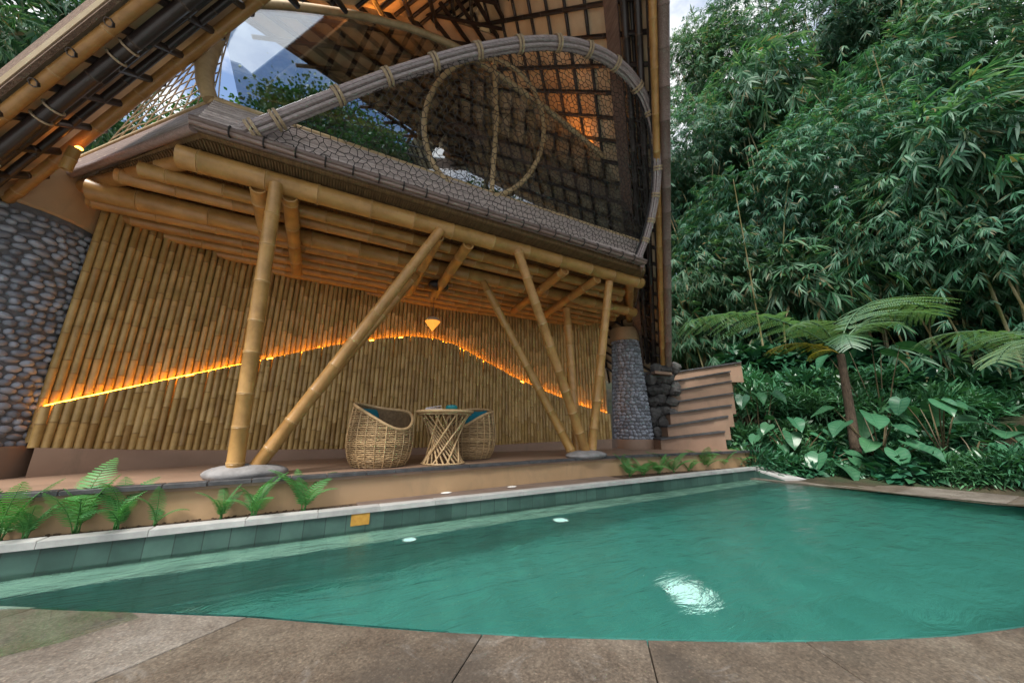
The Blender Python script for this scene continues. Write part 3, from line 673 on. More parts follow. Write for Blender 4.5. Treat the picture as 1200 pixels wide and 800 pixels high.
# --- roof
zl = lambda x, y: (2.97+.756*x+.2*y)/.62
zr = lambda x, y: (6.0-.756*x+.2*y)/.62
def edge_clip(p, d, poly):
    p, d = np.array(p), np.array(d); ts = []
    for i in range(len(poly)):
        a, b_ = np.array(poly[i]), np.array(poly[(i+1) % len(poly)]); e = b_-a; den = d[0]*e[1]-d[1]*e[0]
        if abs(den) < 1e-9: continue
        w = a-p; t = (w[0]*e[1]-w[1]*e[0])/den; s_ = (w[0]*d[1]-w[1]*d[0])/den
        if -1e-6 <= s_ <= 1+1e-6: ts.append(t)
    ts.sort(); return [(ts[i], ts[i+1]) for i in range(0, len(ts)-1, 2) if ts[i+1]-ts[i] > .15]
def mk(s, w, side):
    if side > 0: return np.array([8.27-.617*s-.31*w, 6.4-.528*s+.73*w])
    return np.array([-4.27+.617*s+.31*w, 6.4-.528*s+.73*w])
roof = vp('roof', (lambda m_: (m_.slab([(2.0, y, zr(2.0, y)+.30) for y in (.75,)]+[(2.0, 13, zr(2, 13)+.30), (1.9, 13, zr(2, 13)+.36), (1.9, .75, zr(2, .75)+.36)], (0, 0, .12)), m_)[1])(MB()), 'thatch', smooth=False)
nR = np.array([.756, -.2, .62]); nL = np.array([-.756, -.2, .62])
polyR = [tuple(mk(-1.2, -.38, 1)), tuple(mk(0, -.38, 1)), (1.98, .75), (1.98, 13), (8.9, 13)]
xr = mk(10.2, -.38, 1)
polyL1 = [tuple(mk(-1.5, -.95, -1)), tuple(mk(10.0, -.95, -1)), (2.0, 1.0)]+[tuple(onp(u, v, nL, 2.97)[:2]) for u, v in [(548, 50), (510, 33), (470, 18), (430, 9), (385, 2), (340, -4), (300, -9), (285, -14)]]+[tuple(mk(4.9, .01, -1)), tuple(mk(-.6, .01, -1))]
polyL1 = [(min(x, 2.0), y) for x, y in polyL1]
polyRc = [tuple(mk(-1.2, -.2, 1)), tuple(mk(10.05, -.2, 1)), (1.98, 13), (8.9, 13)]
polyLc = [tuple(mk(-1.5, -.62, -1)), tuple(mk(9.8, -.62, -1)), (1.9, 1.2)]+[(x, y-.03) for x, y in polyL1[3:11]]+[tuple(mk(4.9, .02, -1)), tuple(mk(-.6, .02, -1))]
def panels(poly, cpoly, zf, n, side, gap, gapw, name):
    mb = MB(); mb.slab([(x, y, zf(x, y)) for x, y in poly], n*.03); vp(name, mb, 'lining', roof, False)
    mb = MB(); mb.slab([np.array((x, y, zf(x, y)))+n*.034 for x, y in cpoly], n*.26); vp('thatch_cover', mb, 'thatch', roof, False)
    d1 = np.array([-.617*side, -.528]); d2 = np.array([-.31*side, .73])
    for k in range(60):     # purlins, parallel to the rake
        w = -1.2+k*gapw
        for t0_, t1_ in edge_clip(mk(0, w, side), d1, poly):
            p, q = mk(0, w, side)+d1*(t0_+.01), mk(0, w, side)+d1*(t1_-.01)
            mb = MB(); mb.bamboo((*p, zf(*p)-.045), (*q, zf(*q)-.045), .030, None, .45, 7); vp('purlin', mb, 'bamboo_dark', roof)
    for k in range(60):
        s_ = -1.4+k*gap
        for t0_, t1_ in edge_clip(mk(s_, 0, side), d2, poly):
            p, q = mk(s_, 0, side)+d2*(t0_+.01), mk(s_, 0, side)+d2*(t1_-.01)
            mb = MB(); mb.bamboo(np.array((*p, zf(*p)))-n*.10, np.array((*q, zf(*q)))-n*.10, .038, None, .5, 7); vp('rafter', mb, 'bamboo_dark', roof)
panels(polyR, polyRc, zr, nR, 1, .40, .46, 'right_lining'); panels(polyL1, polyLc, zl, nL, -1, .42, .42, 'left_lining')
def rake(s0, s1, w, side, off, r, m, name, n=10, gap=.55):
    zf = zr if side > 0 else zl; nn = nR if side > 0 else nL; p, q = mk(s0, w, side), mk(s1, w, side)
    mb = MB(); mb.bamboo(np.array((*p, zf(*p)))-nn*off, np.array((*q, zf(*q)))-nn*off, r, None, gap, n); return vp(name, mb, m, roof)
b1 = rake(-1.6, 9.9, -.88, -1, .10, .05, 'bamboo', 'rake_beam', 12); b2 = rake(-1.6, 9.9, -.73, -1, .17, .056, 'bamboo_dark', 'rake_beam', 12)
rake(-1.6, 9.9, -.52, -1, .10, .036, 'bamboo_dark', 'rake_beam'); rake(-1.6, 9.9, -.34, -1, .10, .036, 'bamboo_dark', 'rake_beam')
rake(-.2, 9.9, -.12, -1, .12, .055, 'bamboo', 'gable_beam', 12)
for s_ in (1.2, 1.35, 2.1, 2.25, 2.9, 3.05, 3.8, 3.95):
    mb = MB(); p = mk(s_, -.73, -1); c = np.array((*p, zl(*p)))-nL*.17; d = np.array([.617, -.528, 0]); d[2] = (zl(*mk(s_+.1, -.73, -1))-zl(*p))*10; d = nrm(d); u = nrm(np.cross(d, nL)); w = np.cross(d, u)
    mb.tube([c+.07*(math.cos(a)*u+math.sin(a)*w) for a in np.linspace(0, 2*math.pi, 14)[:-1]], .011, 5, True); vp('rope_tie', mb, 'rope', b2)
# left outer rake board (thatch edge)
A, B = mk(-1.6, -.97, -1), mk(9.9, -.97, -1); A2, B2 = mk(-1.6, -.63, -1), mk(9.9, -.63, -1)
mb = MB(); mb.slab([np.array((*A, zl(*A)))-nL*.035, np.array((*B, zl(*B)))-nL*.035, np.array((*B2, zl(*B2)))+nL*.29, np.array((*A2, zl(*A2)))+nL*.29], np.array([.02, .03, .0])); vp('rake_board', mb, 'thatch', roof, False)
# right rake poles
for w, off, r, m in [(-.40, .06, .085, 'brown'), (-.30, .16, .06, 'bamboo'), (-.22, .12, .05, 'bamboo_dark'), (-.05, .16, .055, 'bamboo_dark'), (.22, .12, .06, 'bamboo_dark')]:
    rake(.1, 9.9, w, 1, off, r, m, 'rake_beam', 10)
A, B = mk(0, .32, 1), mk(9.9, .32, 1); A2, B2 = mk(0, .58, 1), mk(9.9, .58, 1)
mb = MB(); mb.slab([np.array((*A, zr(*A)))-nR*.16, np.array((*B, zr(*B)))-nR*.16, np.array((*B2, zr(*B2)))-nR*.16, np.array((*A2, zr(*A2)))-nR*.16], nR*.03); vp('rake_board', mb, 'brown_board', roof, False)
# interior ceiling seen through the glass
A = ony(258, 14, 5.5); B = ony(520, 187, 9.0); D = ony(545, 58, 5.5); nC = np.cross(B-A, D-A); nC /= np.linalg.norm(nC); nC = nC if nC[2] > 0 else -nC; cC = np.dot(nC, A)
cp = [onp(u, v, nC, cC) for u, v in [(258, 4), (520, 176), (640, 252), (690, 200), (660, 110), (600, 50), (430, -10), (300, -25)]]
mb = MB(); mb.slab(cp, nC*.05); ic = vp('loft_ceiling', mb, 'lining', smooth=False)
dA = (B-A); 
mb = MB()
for k in np.linspace(.07, 1.5, 14):
    s0 = A+(D-A)*k; 
    u0 = s0-dA*.35; u1 = s0+dA*1.05
    mb.tube([u0-nC*.05, u1-nC*.05], .045, 6)
vp('purlins', mb, 'bamboo_dark', ic)
mb = MB()
for k in np.linspace(-.3, 1.05, 12): mb.tube([A+dA*k-nC*.1, A+dA*k+(D-A)*1.4-nC*.1], .035, 6)
vp('rafters', mb, 'bamboo_dark', ic)
ap = [p*1.035 for p in arch]; na = len(ap)
mb = MB(); mb.tube(ap[2:int(na*.47)], .014, 6); vp('cove_light', mb, 'cove', ic)
mb = MB(); mb.tube(ap[int(na*.55):na-2], .014, 6); vp('cove_light', mb, 'cove', roof)
# dark brown loft partition behind the glass
a0, a1 = ony(470, 150, 7.2), ony(600, 215, 7.2)
mb = MB()
for i in range(34): x = 2.4+i*.2; mb.box((x, 9.4, 2.6), (x+.185, 9.43, min(9.9, zr(x+.1, 9.4)-.2)), .004)
vp('loft_partition', mb, 'brown_board', smooth=False)
# rope fan between gable beam, curved frame and parapet
J = lambda t: np.array((*mk(t, .02, -1), zl(*mk(t, .02, -1))-.12))
apex = ony(278, 12, YG-.02)
mb = MB(); fan = []
for k in np.linspace(.03, .97, 9):
    base = t0+(tl-t0)*k*.62+np.array([0, 0, .04]); fan.append(base); top_ = apex+(J(3.6)-apex)*k*.6
    mb.tube([base, top_], .0075, 5)
fans = [(f_, apex+(J(3.6)-apex)*k*.6) for f_, k in zip(fan, np.linspace(.03, .97, 9))]
for t in np.linspace(.08, .92, 9):
    mb.tube([a+(b_-a)*(t+.02*math.sin(i*2.2)) for i, (a, b_) in enumerate(fans)], .0065, 5)
vp('rope_screen', mb, 'rope')
# uplight stub
p = onp(84, 178, nL, 2.75); mb = MB(); mb.bamboo(p+[0, 0, -.22], p+[.03, -.03, .03], .05, None, .5, 10); us = vp('uplight_tube', mb, 'bamboo')
mb = MB(); mb.blob(p+[.05, -.02, .05], (.03, .03, .02)); vp('uplight_bulb', mb, 'uplight', us)

# ------------------------------------------------------------ lamp, speaker
pl = ony(507, 378, 6.2)
L_ = empty('pendant_lamp', pl, 'small pendant lamp with pale cone and dark dome hanging before the bamboo wall', 'lamp')
mb = MB(); mb.lathe(pl, [(.006, -.17), (.145, .02)], 20); build('lamp_cone', mb, 'bulb', L_)
mb = MB(); mb.lathe(pl, [(.15, .02), (.135, .06), (.09, .1), (.02, .125), (0, .126)], 20); build('lamp_dome', mb, 'rope', L_)
mb = MB(); mb.tube([pl+[0, 0, .12], [pl[0], pl[1], 2.7]], .006, 6); build('cord', mb, 'black', L_)
p = ony(514, 335, 5.9); mb = MB(); mb.blob(p, (.2, .14, .10), .2, 18, 10); mb.box(p+np.array([-.05, -.05, .05]), p+np.array([.05, .05, .42]), .01)
tag(build('ceiling_speaker', mb, 'black'), 'rounded black speaker fixed under the bamboo ceiling joists', 'speaker')

# ------------------------------------------------------------ boulders under the posts
mb = MB(); mb.blob((bL[0]+.02, bL[1]+.02, ZT+.03), (.36, .22, .105), .1, 24, 14, .10); tag(build('flat_boulder', mb, 'boulder'), 'flat grey boulder carrying the two big posts beside the left ferns', 'boulder', 'boulders under the bamboo posts')
mb = MB(); mb.blob((bR[0]+.08, bR[1]-.0, ZT+.03), (.46, .26, .095), .1, 24, 14, .08); tag(build('flat_boulder', mb, 'boulder'), 'flat grey boulder under the four posts that fan out near the right pillar', 'boulder', 'boulders under the bamboo posts')

# ------------------------------------------------------------ furniture
def make_chair(loc, face, label):
    T = empty('rattan_chair', loc, label, 'chair', 'rattan tub chairs')
    T.rotation_euler = (0, 0, 0)
    def rad(z): return np.interp(z, [0, .1, .3, .45, .6, .8], [.33, .395, .435, .435, .415, .385])
    def rim(a): # a = 0 at the front
        a = (a+math.pi)%(2*math.pi)-math.pi; return .46+.35*(1-math.exp(-(a/1.05)**2))+.03*math.cos(2*a-.8)
    def P(a, z, dr=0): r = rad(z)+dr; return np.array([loc[0]+r*math.cos(a+face), loc[1]+r*math.sin(a+face), loc[2]+z])
    mb = MB(); mb.grid(lambda i, j: P(i*2*math.pi, .02+(rim(i*2*math.pi)-.03)*j, -.016), 48, 12, True); T0 = build('gap_shade_shell', mb, 'rattan_shade', T)  # dark shell added behind the weave so its gaps look shaded
    mb = MB(); z = .02
    while z < .85:
        run = []
        for i in range(73):
            a = 2*math.pi*i/72
            if rim(a) > z+.005: run.append(P(a, z+random.uniform(-.004, .004), random.uniform(-.004, .007)))
            else:
                if len(run) > 2: mb.tube(run, .0075, 4)
                run = []
        if len(run) > 2: mb.tube(run, .0075, 4)
        z += .0235
    build('woven_basket', mb, 'rattan', T)
    mb = MB()
    for i in range(22):
        a = 2*math.pi*i/22; mb.tube([P(a, .01+(rim(a)-.01)*k, .006) for k in np.linspace(0, 1, 7)], .009, 5)
    build('ribs', mb, 'rattan', T)
    mb = MB(); mb.tube([P(2*math.pi*i/72, rim(2*math.pi*i/72)+.005) for i in range(72)], .021, 8, True); build('rolled_rim', mb, 'rattan', T)
    mb = MB(); c = (loc[0], loc[1], loc[2]); mb.lathe(c, [(0, .38), (.36, .38), (.395, .41), (.395, .44), (.36, .475), (0, .485)], 32); build('seat_cushion', mb, 'white', T)
    return T
ca = onz(450, 550, ZT); ca = np.array([ca[0], ca[1]+.47, ZT]); cb = onz(566, 540, ZT); cb = np.array([cb[0]-.0, cb[1]+.56, ZT])
fa = R(-58); fb = R(214)
make_chair(ca, fa, 'rattan tub chair with teal cushion on the left of the round table'); make_chair(cb, fb, 'rattan tub chair partly hidden behind the round table, its back to the right')
def pillow(c, ang, label, s=1.0):
    mb = MB(); ca_, sa_ = math.cos(ang), math.sin(ang)
    def fn(i, j):
        u, v = i*2-1, j*2-1; return u, v
    vs = []; fs = []; n = 13
    for sgn in (1, -1):
        for i in range(n):
            for j in range(n):
                u, v = i/(n-1)*2-1, j/(n-1)*2-1; th = .075*max(0, (1-u**4)*(1-v**4))**.5*sgn; pin = 1-.06*(u*u*v*v)*0-.08*(abs(u)**2*(1-abs(v)))
                x, y, z = th, u*.21*(1-.07*(1-v*v))*1, v*.19*(1-.07*(1-u*u))
                lean = .30; x2 = x*math.cos(lean)-z*math.sin(lean); z2 = x*math.sin(lean)+z*math.cos(lean)
                vs.append((c[0]+ca_*x2*s-sa_*y*s, c[1]+sa_*x2*s+ca_*y*s, c[2]+z2*s))
    o = n*n
    for i in range(n-1):
        for j in range(n-1):
            k = i*n+j; fs += [(k, k+n, k+n+1, k+1), (o+k, o+k+1, o+k+n+1, o+k+n)]
    mb.add(vs, fs); return tag(build('pillow', mb, 'teal'), label, 'pillow', 'teal chair pillows')
pillow((ca[0]-.10*math.cos(fa)*1.8-.04, ca[1]-.16*math.sin(fa)+.12, ZT+.61), fa+.3, 'teal pillow leaning in the left rattan chair')
pillow((cb[0]-.14*math.cos(fb), cb[1]-.14*math.sin(fb), ZT+.62), fb, 'teal pillow leaning in the rattan chair behind the table')
tp_ = onz(524, 544.5, ZT); tp_ = np.array([tp_[0], tp_[1]+.20, ZT])
T = empty('rattan_table', tp_, 'round rattan table on twisted crossing rods between the two chairs', 'table')
mb = MB(); mb.lathe(tp_, [(0, .715), (.40, .715), (.428, .725), (.434, .74), (.428, .757), (.40, .765), (0, .765)], 48); build('table_top', mb, 'rattan', T)
mb = MB()
for sgn, nn, tw in ((1, 22, 2.15), (-1, 9, 1.7)):
    for i in range(nn):
        a = 2*math.pi*i/nn; b_ = a+tw*sgn; rr = .0 if sgn > 0 else .012
        mb.tube([tp_+[(.38-rr)*math.cos(a), (.38-rr)*math.sin(a), .715], tp_+[(.30-rr)*math.cos(b_), (.30-rr)*math.sin(b_), .01]], .0125, 6)
build('twisted_rods', mb, 'rattan', T)
for r_, z_ in ((.305, .014), (.385, .70)): mb = MB(); mb.tube([tp_+[r_*math.cos(a), r_*math.sin(a), z_] for a in np.linspace(0, 2*math.pi, 33)[:-1]], .014, 6, True); build('rod_hoop', mb, 'rattan', T)
c = tp_+[.14, .12, .766]; mb = MB(); mb.lathe(c, [(0, 0), (.07, .0), (.095, .03), (.09, .07), (.06, .088), (0, .092)], 24); tag(build('teal_pot', mb, 'ceramic'), 'small rounded teal pot standing on the rattan table', 'pot')
c = tp_+[-.20, -.05, .768]; mb = MB(); mb.slab([c+[-.13, -.08, 0], c+[.10, -.12, 0], c+[.14, .08, 0.0], c+[-.09, .12, 0]], (0, 0, .014)); mb.slab([c+[-.12, -.07, .016], c+[.09, -.10, .05], c+[.12, .08, .05], c+[-.08, .11, .016]], (0, 0, .006)); tag(build('booklet', mb, 'paper', None, False), 'open pale booklet lying on the rattan table', 'booklet')

# small flat lights on the paving, orange tile, pool light and added glint discs
for (u, v), lab in zip([(523, 577), (600, 570)], ['small flat white step light in the paving, left one by the coping', 'small flat white step light in the paving, nearer the fanned posts']):
    p = onz(u, v, -.838); mb = MB(); mb.blob(p, (.075, .04, .010), 0, 16, 6); tag(build('step_light', mb, 'white'), lab, 'light', 'step lights in the paving')
p = ony(422, 609, 4.236); mb = MB(); mb.box((p[0]-.09, 4.222, -1.0), (p[0]+.09, 4.235, -.888), .003); o = build('rusty_tile', mb, stuffmat('rust', (.32, .16, .02), (.5, .27, .05), 12, .6), None, False); tag(o, 'single rusty orange tile under the coping on the pool wall', 'tile')
def under(u, v, z):     # point on the pool bottom seen at this place through the water surface
    p = onz(u, v, -1.046); d = nrm(ray(u, v)); c = -d[2]; e = 1/1.33; t = e*d+(e*c-math.sqrt(1-e*e*(1-c*c)))*zz
    return p+t*((z-p[2])/t[2])
for (u, v), lab, z, r in [((805, 693), 'large white underwater light shining in the deep middle of the pool', ZF+.02, .175), ((657, 609), 'added glowing disc imitating a white glint on the water, by the ledge in front of the table', -1.162, .085), ((480, 632), 'added glowing disc imitating a white glint on the water, middle one on the ledge', -1.162, .06), ((336, 632), 'added glowing disc imitating a white glint on the water, leftmost one on the ledge', -1.162, .09)]:
    p = under(u, v, z); T = empty('pool_light_or_glint', p, lab, 'pool light', 'underwater pool lights')  # only the large one is a lamp; ledge discs imitate white surface glints
    mb = MB(); mb.lathe(p, [(0, .02), (r*.9, .015), (r, .0)], 28); build('lens', mb, 'pool_glow', T); mb = MB(); mb.lathe(p, [(r, 0), (r*1.12, .02), (r*1.16, 0)], 28); build('trim_ring', mb, 'coping', T)

# ------------------------------------------------------------ stairs and lava rock wall
st = empty('stone_staircase', onz(815, 526, ZT), 'terracotta staircase with dark slate treads climbing beside the right pillar', 'stairs')
rows = [((768, 526), (842, 517)), ((776, 514), (849, 505)), ((784, 499), (853, 487)), ((787, 484), (857, 474)), ((788, 471), (859, 460)), ((789, 458), (857, 446)), ((786, 447), (855, 435)), ((783, 437), (868, 424))]
for i in range(7):
    F0 = 8.4+.22*i; F1 = F0-.05
    (a, b_), (c, d) = rows[i], rows[i+1]
    lb, rb = atF(a[0], a[1], F0), atF(b_[0]+2, b_[1], F1); z0 = min(lb[2], rb[2])-.1
    lt_, rt_ = atF(c[0]-2, c[1], F0), atF(d[0], d[1], F1)
    if i == 6: rt_ = atF(868, 424, F1)
    dep = fh*1.2
    P0, P1 = np.array([*lt_[:2], 0]), np.array([*rt_[:2], 0])
    zlo = lb[2]-.02; z1, z2 = lt_[2], rt_[2]
    mb = MB(); bk = fh*(1.9-.2*i)
    vs = [(P0[0], P0[1], zlo), (P1[0], P1[1], zlo), (P1[0], P1[1], z2-.03), (P0[0], P0[1], z1-.03)]; vs += [tuple(np.array(q)+bk) for q in vs]
    mb.add(vs, [(0, 1, 2, 3), (5, 4, 7, 6), (1, 5, 6, 2), (4, 0, 3, 7), (3, 2, 6, 7)]); stp = build('step', mb, 'plaster', st, False)
    mb = MB(); e = -fh*.05; k = 4
    for j in range(k):
        A_ = P0+(P1-P0)*(j/k-.012); B_ = P0+(P1-P0)*((j+1)/k-.008); za, zb_ = z1+(z2-z1)*j/k, z1+(z2-z1)*(j+1)/k; o_ = e*random.uniform(.7, 1.5)
        mb.slab([A_+o_+[0, 0, za-.028], B_+o_+[0, 0, zb_-.028], B_+fh*.5+[0, 0, zb_-.028], A_+fh*.5+[0, 0, za-.028]], (0, 0, .035))
    build('slate_tread', mb, 'slate', stp, False)
# side block closing the right end
mb = MB(); mb.slab([atF(u, v, 9.95) for u, v in [(812, 530), (871, 524), (866, 490), (861, 440), (812, 447)]], fh*.5); build('end_wall', mb, 'plaster_tan', st, False)
rw = empty('rock_wall', atF(772, 520, 9.0), 'dark lava rock wall between the pebble pillar and the terracotta stairs', 'wall')
mb = MB()
for r_ in range(8):
    v0 = 520-r_*12.5
    for c_ in range(3):
        u = 763+c_*11+(r_ % 2)*5+random.uniform(-2, 2); p = atF(u, v0+random.uniform(-2, 2), 9.15); mb.blob(p, (random.uniform(.15, .22), .2, random.uniform(.12, .16)), random.uniform(-.3, .3), 9, 6, .34)
build('lava_stones', mb, 'lava', rw, False)
mb = MB(); a0, a1 = atF(758, 524, 9.4), atF(792, 524, 9.4); mb.prism([a0[:2], a1[:2], (a1+fh*.8)[:2], (a0+fh*.8)[:2]], ZT-.1, atF(770, 436, 9.4)[2]); build('wall_core', mb, 'mortar', rw, False)
mb = MB(); p = atF(766, 438, 8.9); q = atF(786, 440, 8.9); mb.slab([p+fh*-.1, q+fh*-.1, q+fh*.5, p+fh*.5], (0, 0, .07)); build('wall_cap', mb, 'plaster', rw, False)

# ------------------------------------------------------------ ferns of the bed
def frond(base, az, L, lean, pin, npin, droop=.5):
    n = 14; pts = []; p = np.array(base, float); el = lean
    for i in range(n): pts.append(p.copy()); d = np.array([math.cos(az)*math.cos(el), math.sin(az)*math.cos(el), math.sin(el)]); p = p+d*L/(n-1); el -= droop*1.0/(n-1)*(1+i/n)
    pts = np.array(pts); t = np.linspace(.16, .985, npin); idx = t*(n-1); c = np.stack([np.interp(idx, np.arange(n), pts[:, k]) for k in range(3)], 1)
    tg = np.gradient(pts, axis=0); tg = nrm(np.stack([np.interp(idx, np.arange(n), tg[:, k]) for k in range(3)], 1))
    side = nrm(np.cross(tg, zz)); nn = np.cross(side, tg)
    prof = np.sin(np.pi*np.clip(t*.93+.06, 0, 1))**.7
    parts = []
    for s in (1, -1):
        D = nrm(side*s*.93+tg*.34-nn*.08); V, f = leaf_arrays(c, D, nn, pin*prof*rng.uniform(.9, 1.1, npin), np.full(npin, L*.26/npin), [(.1, .9), (.6, .85), (.9, .4)], .12); parts.append((V, f))
    mb = MB(); mb.tube(pts, np.linspace(.0055, .0015, n), 4); return parts, mb
def fern(x, y, z, n, L, label, group, spread=1.0, azs=None, lean0=1.2):
    T = empty('sword_fern', (x, y, z), label, 'fern', group)
    for i in range(n):
        az = azs[i % len(azs)]+random.uniform(-.3, .3) if azs else 2*math.pi*i/n+random.uniform(-.4, .4)
        l = L*random.uniform(.65, 1.1); parts, mb = frond((x+random.uniform(-.02, .02), y+random.uniform(-.02, .02), z), az, l, lean0*random.uniform(.75, 1.15), l*.17*spread, 21, random.uniform(.5, 1.3))
        build('frond', leaf_mesh('frond', parts, mb), 'leaf_fern', T)
for (u, v, n, L, lab) in [(14, 628, 7, .42, 'sword fern at the far left end of the bed, cut by the picture edge'), (52, 622, 6, .40, 'sword fern drooping left of the tall upright one'), (104, 618, 6, .52, 'tall upright sword fern with a paler tip against the terrace wall'), (150, 613, 8, .42, 'dense sword fern in the middle of the left bed'), (192, 609, 4, .34, 'thin upright sword fern at the right end of the left clump'), (262, 604, 6, .36, 'low spreading sword fern under the left boulder'), (300, 600, 8, .38, 'bushy sword fern right under the left posts'), (356, 595, 7, .50, 'tall sword fern standing alone left of the chairs')]:
    p = onz(u, v, -.85); fern(p[0], min(p[1], 4.45), -.855, n, L*1.18, lab, 'ferns along the left bed', 1.1, None, 1.45)
places = ['first from the paving strip', 'beside the boulder', 'below the right pillar', 'below the lava rock wall', 'below the lowest stair', 'below the stair middle', 'below the stair right end', 'last before the pool corner']
for k, u in enumerate([732, 748, 766, 784, 802, 820, 840, 858]):
    p = onz(u, 557-.09*(u-732), -.85); fern(p[0], min(max(p[1], 4.42), 4.62), -.855, 8, .62 if k % 2 else .48, 'small bright fern in the right bed, '+places[k], 'ferns along the right bed', 1.2, None, 1.2)

# ------------------------------------------------------------ bamboo clumps and trees
def ball(n, r, hollow=.3):
    d = nrm(rng.normal(size=(n, 3))); return d*(r*(hollow+(1-hollow)*rng.random(n)**.45))[:, None]
def bamboo_foliage(nspray, rad, seed, leafL, flat=.8):
    g = np.random.default_rng(seed); c = ball(nspray, rad, .15); c[:, 2] *= flat; tail = g.random(nspray) < .34; c[tail] *= g.uniform(1.0, 1.5, (tail.sum(), 1)); c[tail] += np.array([-.35, -.2, -.55])*g.random((tail.sum(), 1))*rad*.7
    keep = (np.sin(c[:, 0]*2.1+seed)+np.sin(c[:, 1]*2.3+1.7*seed)+np.sin(c[:, 2]*2.7+.3*seed)+g.normal(size=nspray)*.6) > -.55; c = c[keep]; ns = len(c)
    ax = nrm(nrm(c)*.55+np.array([-.35, -.25, -.55])+g.normal(size=(ns, 3))*.35)
    nl = 9; P = []; D = []; N = []; Ls = []
    sd_ = nrm(np.cross(ax, zz)); nn = np.cross(sd_, ax); roll = g.uniform(-.7, .7, ns)[:, None]; s2 = sd_*np.cos(roll)+nn*np.sin(roll); n2 = np.cross(s2, ax)
    for k in range(nl):
        t = k/nl*.42; s = (1 if k % 2 else -1)*(1-.5*k/nl); P.append(c+ax*t*leafL*1.6); D.append(nrm(ax+s2*s*.75+g.normal(size=(ns, 3))*.18+np.array([0, 0, -.18]))); N.append(n2+g.normal(size=(ns, 3))*.25); Ls.append(leafL*g.uniform(.55, 1.15, ns))
    P, D, N, Ls = np.concatenate(P), np.concatenate(D), np.concatenate(N), np.concatenate(Ls)
    return leaf_mesh('foliage', [leaf_arrays(P, D, N, Ls*1.12, Ls*.074, LANCE, .28)])
def culms(H, seed, n=5):
    out = []; r_ = random.Random(seed)
    for i in range(n):
        a = r_.random()*6.28; b_ = (.5*math.cos(a), .5*math.sin(a)); a2 = r_.random()*6.28; q = r_.uniform(.6, 1.8)
        mb = MB(); pts = []; rs = []; at = []; m_ = 40
        for k in range(m_):
            t = k/(m_-1); pts.append((b_[0]+q*math.cos(a2)*t**2.4, b_[1]+q*math.sin(a2)*t**2.4, -4+(H+4+.8)*t-.4*t**4)); rs.append((.045*(1-.75*t))*(1.12 if k % 3 == 0 else 1)); at.append(1. if k % 3 == 0 else 0.)
        mb.tube(pts, rs, 6, at=at); out.append(mb.mesh('culm'))
    return out
H0 = 7.0
protos = []
for k, (ns, rad, LL) in enumerate([(2700, 2.1, .27), (2500, 2.2, .30), (1500, 2.0, .50), (2800, 2.1, .25)]):
    protos.append((bamboo_foliage(ns, rad, 11+k, LL), culms(H0, 20+k)))
BL = []
def clump(u, v, F, k, s, rz, label, group='bamboo clumps on the slope'):
    p = atF(u, v, F); base = p-np.array([0, 0, H0*s])
    T = empty('bamboo_clump', base, label, 'bamboo', group); T.rotation_euler = (0, 0, rz); T.scale = (s, s, s)
    f, cs = protos[k]
    o = bpy.data.objects.new('foliage', f); C.objects.link(o); o.parent = T; o.location = (0, 0, H0)
    if not f.materials: f.materials.append(M['leaf_bamboo'])
    for m_ in cs:
        if not m_.materials: m_.materials.append(M['culm'])
        o = bpy.data.objects.new('culm', m_); C.objects.link(o); o.parent = T
    return T
spots = [(800, 175, 13, 0, 1.0, 'pale distant bamboo clump just right of the roof edge'), (812, 320, 13.5, 1, 1.05, 'bamboo clump low behind the staircase'), (880, 120, 12, 2, 1.05, 'bamboo clump with its top thinning against the white sky'),
 (870, 260, 12, 3, 1.1, 'bamboo clump halfway up the slope above the stairs'), (950, 45, 11.5, 1, 1.1, 'feathery bamboo top beside the open patch of sky'), (960, 190, 10.5, 0, 1.05, 'bamboo clump in the middle of the green slope'), (955, 330, 11.5, 2, 1.1, 'bamboo clump behind the tree fern fronds, on the left'),
 (1040, 110, 9.5, 3, 1.0, 'bamboo clump sweeping down left under the top of the grove'), (1050, 270, 9.5, 1, 1.0, 'large leaved bamboo clump above the tree fern'), (1050, 0, 10.5, 2, 1.15, 'tall bamboo top cut off by the upper picture edge'), (1130, 40, 8.5, 0, 1.1, 'near bamboo clump in the upper right corner'),
 (1140, 170, 7.6, 2, .9, 'nearest bamboo clump with long hanging leaves at the right edge'), (1150, 300, 8.8, 3, 1.05, 'dark bamboo clump at the right edge above the far fern frond'), (1220, 110, 7.8, 1, 1.0, 'bamboo clump cut off by the right picture edge'), (1230, 260, 7.5, 0, 1.0, 'shaded bamboo clump cut by the right edge, lower down'),
 (1060, 400, 11, 2, 1.0, 'bamboo clump deep in shade behind the elephant ears'), (1200, 420, 10, 1, 1.1, 'bamboo clump deep in shade at the lower right edge'), (900, 400, 13, 0, 1.0, 'bamboo clump low behind the yellowing fern')]
